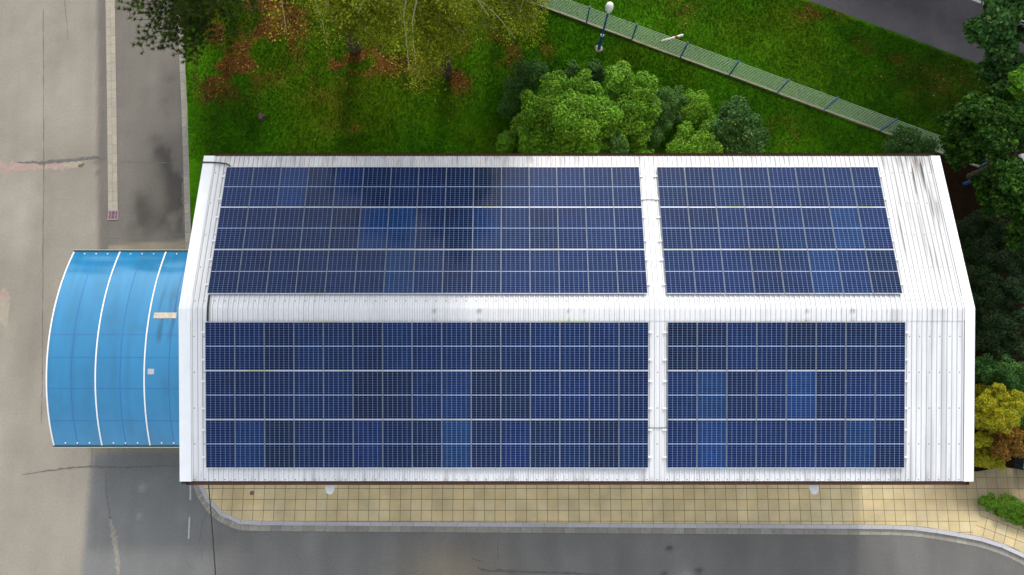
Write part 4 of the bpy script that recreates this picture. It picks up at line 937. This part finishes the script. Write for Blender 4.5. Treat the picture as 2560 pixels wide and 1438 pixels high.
# weeping birches along the upper edge
def birch(base, height, label, spread, nleaf, seed, zlow, tilt, drapes):
    rr = random.Random(seed); root = tag(empty('birch_tree', base), label, 'tree', 'birch trees at the lawn'); tr = MB(); br = MB(); P = []
    trunk = [Vector((tilt[0] * t, tilt[1] * t, height * t)) + Vector((.1 * math.sin(3 * t + seed), .08 * math.cos(4 * t), 0)) for t in np.linspace(-.01, 1, 10)]
    tr.tube(trunk, [.27 * (1 - .9 * t) + .02 for t in np.linspace(0, 1, 10)], 10)
    def strand(p0, p1, p2, n, sg=.13):
        for _ in range(n):
            u = rr.random(); c = p0.lerp(p1, u * 2) if u < .5 else p1.lerp(p2, u * 2 - 1); P.append(c + Vector((rr.gauss(0, sg), rr.gauss(0, sg), rr.gauss(0, sg))))
    nb = 58
    for k in range(nb):
        t = zlow / height + (1 - zlow / height) * (k / nb) ** 1.1; z0 = height * t; az = k * 2.4 + rr.uniform(-.4, .4)
        ln = spread * (.55 + .6 * math.sin(math.pi * min(1, t ** .7))) * rr.uniform(.75, 1.1) * (1 - .25 * t); dx, dy = math.cos(az), math.sin(az)
        s0 = Vector((tilt[0] * t, tilt[1] * t, z0)); pts = [s0]; rise = rr.uniform(.4, .9)
        for q in np.linspace(.2, 1, 6): pts.append(s0 + Vector((dx * ln * q, dy * ln * q, ln * (rise * q - 1.05 * q * q * q))) + Vector((rr.uniform(-.1, .1), rr.uniform(-.1, .1), 0)))
        br.tube(pts, [.05 * (1 - .8 * q) * (1.15 - .5 * t) for q in np.linspace(0, 1, 7)], 5)
        for q in range(1, 7):
            for _ in range(4):
                a2 = az + rr.uniform(-1.3, 1.3); l2 = rr.uniform(.35, 1.0); p0 = pts[q].lerp(pts[q - 1], rr.random()); p1 = p0 + Vector((math.cos(a2) * l2, math.sin(a2) * l2, -.1 * l2)); p2 = p1 + Vector((math.cos(a2) * .2, math.sin(a2) * .2, -rr.uniform(.5, 1.5)))
                strand(p0, p1, p2, nleaf if t < .45 else nleaf + 16)
    # long lower limbs that bow out over the lawn, with hanging sprays
    for px_, py_, z, dens in drapes:
        e = at(px_, py_, z) - base; s0 = Vector((tilt[0] * .25, tilt[1] * .25, min(z + rr.uniform(.2, 1.2), height * .5))); mid = s0.lerp(e, .5) + Vector((rr.uniform(-.3, .3), rr.uniform(-.3, .3), .7)); pts = smooth_path([s0, mid, e], 5)
        br.tube(pts, [.04 * (1 - .8 * q) + .008 for q in np.linspace(0, 1, len(pts))], 5)
        for q in range(3, len(pts)):
            for _ in range(6):
                p0 = pts[q]; a2 = rr.uniform(0, 6.28); l2 = rr.uniform(.2, .75); p1 = p0 + Vector((math.cos(a2) * l2, math.sin(a2) * l2, rr.uniform(-.15, .1))); p2 = p1 + Vector((rr.uniform(-.15, .15), rr.uniform(-.35, .0), -rr.uniform(.3, 1.3)))
                if rr.random() < .3: br.tube([p0, p1], [.011, .006], 4, False)
                strand(p0, p1, p2, int(46 * dens), .1)
    P = np.array([tuple(p) for p in P]); P = P[P[:, 2] > .25]; n = len(P); Nn = rng.normal(size=(n, 3)) + np.array([0, 0, .7]); Nn /= np.linalg.norm(Nn, axis=1)[:, None]
    pal = np.array([[.33, .38, .018], [.23, .29, .013], [.50, .48, .05], [.11, .16, .009]]); cl = .55 + .9 * fbm(P[:, 0] * .9 + 9, P[:, 1] * .9 + P[:, 2] * .5 + 9, seed)
    col = pal[rng.choice(4, n, p=[.4, .33, .12, .15])] * (rng.uniform(.65, 1.35, n) * cl)[:, None]
    quads_obj('crown', leaf_quads(P, Nn, np.where(P[:, 2] > 11, .20, np.where(P[:, 2] > 8, .12, .09)) * rng.uniform(.6, 1.3, n), .7), M['leaf'], col, root)
    tr.build('trunk', M['bark'], root); br.build('branches', M['twig'], root); return root
b1_ = at(889, 128); b1_.z = .08; birch(b1_, 27, 'tall yellow green birch whose dark trunk foot shows in fallen leaves', 3.5, 26, 3, 6.2, (-.5, 1.6),
    [(870, 45, 4.5, 1), (925, 25, 5, 1), (965, 75, 4.2, 1), (992, 45, 4.6, 1), (890, 78, 3.6, .8), (840, 20, 4.6, .7), (955, 112, 3.4, .8), (1000, 88, 4, .9), (845, 60, 3.6, .5), (820, 5, 5, .6), (985, 12, 5.4, 1), (925, 60, 4.5, 1), (905, 5, 5.5, 1), (1010, 60, 4.6, .9), (860, 10, 5, .9)])
b2_ = at(1113, 188); b2_.z = .08; birch(b2_, 27, 'weeping birch with pale forked branches hanging over the lawn middle', 3.3, 26, 8, 6.4, (-.4, 1.8),
    [(1052, 45, 6, 1), (1092, 25, 6, 1), (1078, 82, 5.2, 1), (1122, 62, 5, 1), (1040, 118, 4.2, .9), (1058, 165, 3.2, .8), (1098, 120, 4.2, 1), (1128, 100, 4, .9), (1025, 60, 5, .9), (1150, 42, 5, .9), (1072, 140, 3.6, .9), (1105, 45, 6, 1), (1060, 100, 5, 1), (1035, 20, 6, 1), (1140, 10, 6, .9), (1092, 160, 3.2, .5), (1045, 195, 2.2, .4), (1165, 75, 4.4, .5)])
b3_ = at(1250, -20); b3_.z = .08; birch(b3_, 17, 'birch with sparse yellow sprays beside the start of the fence', 3.2, 24, 15, 4.2, (.2, .8),
    [(1215, 22, 4.2, .6), (1255, 35, 4, .6), (1300, 40, 3.8, .6), (1335, 25, 4.2, .6), (1195, 5, 4.8, .7), (1235, 65, 3.2, .4), (1285, 70, 3.2, .5), (1322, 85, 2.6, .5), (1340, 60, 3, .6), (1180, 40, 4, .5), (1270, 10, 4.6, .8), (1318, 5, 4.6, .8), (1210, 60, 3.4, .4), (1350, 5, 3.8, .6)])

# pine reaching in over the asphalt in the upper left corner
def pine(base, height, label, seed):
    rr = random.Random(seed); root = tag(empty('pine_tree', base), label, 'tree'); tr = MB(); br = MB(); tuft = []
    tr.tube([Vector((.05 * math.sin(t * 5), .05 * math.cos(t * 4), height * t)) for t in np.linspace(-.01, 1, 8)], [.26 * (1 - .88 * t) for t in np.linspace(0, 1, 8)], 10)
    def limb(s0, e, w=.06):
        e = Vector(e); s0 = Vector(s0); pts = [s0.lerp(e, q) + Vector((rr.uniform(-.08, .08), rr.uniform(-.08, .08), .35 * math.sin(math.pi * q))) for q in np.linspace(0, 1, 7)]; br.tube(pts, [w * (1 - .85 * q) for q in np.linspace(0, 1, 7)], 5)
        d = (e - s0).normalized(); sd = Vector((-d.y, d.x, 0))
        for q in np.linspace(.25, 1, 15):
            p = pts[0].lerp(e, q) + Vector((0, 0, .3 * math.sin(math.pi * q)))
            for s in (-1, 1):
                if rr.random() < .12: continue
                l2 = rr.uniform(.3, 1.0) * (1.25 - q * .75); p2 = p + sd * s * l2 + d * l2 * .65 + Vector((0, 0, rr.uniform(-.05, .15))); br.tube([p, p2], [.016, .007], 4, False)
                for u in np.linspace(.25, 1, max(2, int(l2 / .18))): tuft.append(p.lerp(p2, u) + Vector((rr.gauss(0, .05), rr.gauss(0, .05), rr.gauss(0, .04))))
            tuft.append(p)
    for px_, py_, z, z0 in ((322, 24, 4.4, 3.9), (345, 8, 4.8, 4.2), (352, 112, 3.6, 3.4), (390, 60, 4.0, 3.6), (405, 118, 3.4, 3.2), (455, 132, 3.0, 3.0), (425, 88, 3.8, 3.5), (500, 70, 3.6, 3.3), (478, 150, 2.8, 2.8), (560, 40, 4.0, 3.6), (640, 25, 4.2, 3.8), (455, 30, 5.0, 4.5), (398, -10, 5.6, 5.0), (440, 60, 4.2, 3.8), (470, 105, 3.5, 3.3), (430, 115, 3.4, 3.2), (410, 85, 3.9, 3.5), (480, 30, 4.6, 4.0), (510, 20, 4.6, 4.0), (530, 95, 3.2, 3.1), (590, 80, 3.4, 3.2), (375, 35, 4.4, 4.0), (540, 10, 4.8, 4.2), (465, 70, 4.2, 3.7), (490, 125, 3.0, 2.9), (600, 20, 4.6, 4.2), (660, -5, 4.8, 4.3), (500, 100, 3.4, 3.2)):
        limb((0, 0, z0), at(px_, py_, z) - base)
    for k in range(34):
        t = .36 + .62 * k / 34; az = k * 2.399; ln = 3.9 * (1.08 - t) * rr.uniform(.75, 1.1) + .4
        limb((0, 0, height * t), (math.cos(az) * ln, math.sin(az) * ln, height * t + .3))
    T = np.array([tuple(p) for p in tuft]); m = 30; n = len(T) * m; C = np.repeat(T, m, 0); d = rng.normal(size=(n, 3)); d[:, 2] = np.abs(d[:, 2]) * .9; d /= np.linalg.norm(d, axis=1)[:, None]
    ln = rng.uniform(.1, .24, n)[:, None]; s = np.cross(d, rng.normal(size=(n, 3))); s /= np.linalg.norm(s, axis=1)[:, None] + 1e-9; s *= .016
    col = np.array([[.075, .13, .014], [.048, .09, .012], [.13, .18, .022]])[rng.choice(3, n, p=[.45, .35, .2])] * rng.uniform(.7, 1.3, n)[:, None]
    quads_obj('crown', np.stack([C - s, C + s, C + d * ln], 1), M['needle'], col, root, n=3); tr.build('trunk', M['bark'], root); br.build('branches', M['bark'], root)
pb = at(600, -38); pb.z = .08; pine(pb, 13, 'dark green pine stretching needle branches over the asphalt', 5)

# an added far row of tall trees beyond the frame: mirrored in the canopy's far edge
for k, x in enumerate((-52, -45, -38.5, -32.5)):
    L_ = [(Vector((x + 2.2 * math.cos(q * 2.4 + k) * .5, 40 + 2 * math.sin(q * 2.4 + k), 3.5 + 2.2 * q)), 4.4 - .16 * q, 4.0 - .15 * q, 2.4) for q in range(13)]
    broad_tree('broadleaf_tree', ('westernmost added unseen tree of the far row', 'second added unseen tree of the far row from the west', 'third added unseen tree of the far row from the west', 'easternmost added unseen tree of the far row')[k], Vector((x, 40, -.1)), L_, 9000, *DARK, .6, .3, 'added far row of unseen trees')

for k, (x, y) in enumerate(((19.5, 29), (25, 27.5), (31, 26))):  # unseen trees added to shade the road corner, verge and paving
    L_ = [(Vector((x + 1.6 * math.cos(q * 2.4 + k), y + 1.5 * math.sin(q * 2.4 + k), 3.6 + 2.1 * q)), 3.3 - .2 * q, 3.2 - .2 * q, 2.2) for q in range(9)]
    broad_tree('broadleaf_tree', ('added unseen tree across the road, farthest from the maples', 'middle added unseen tree of the three across the road', 'added unseen tree across the road, close to the dark maple')[k], Vector((x, y, -.1)), L_, 6000, *DARK, .45, .3, 'added unseen trees across the road')
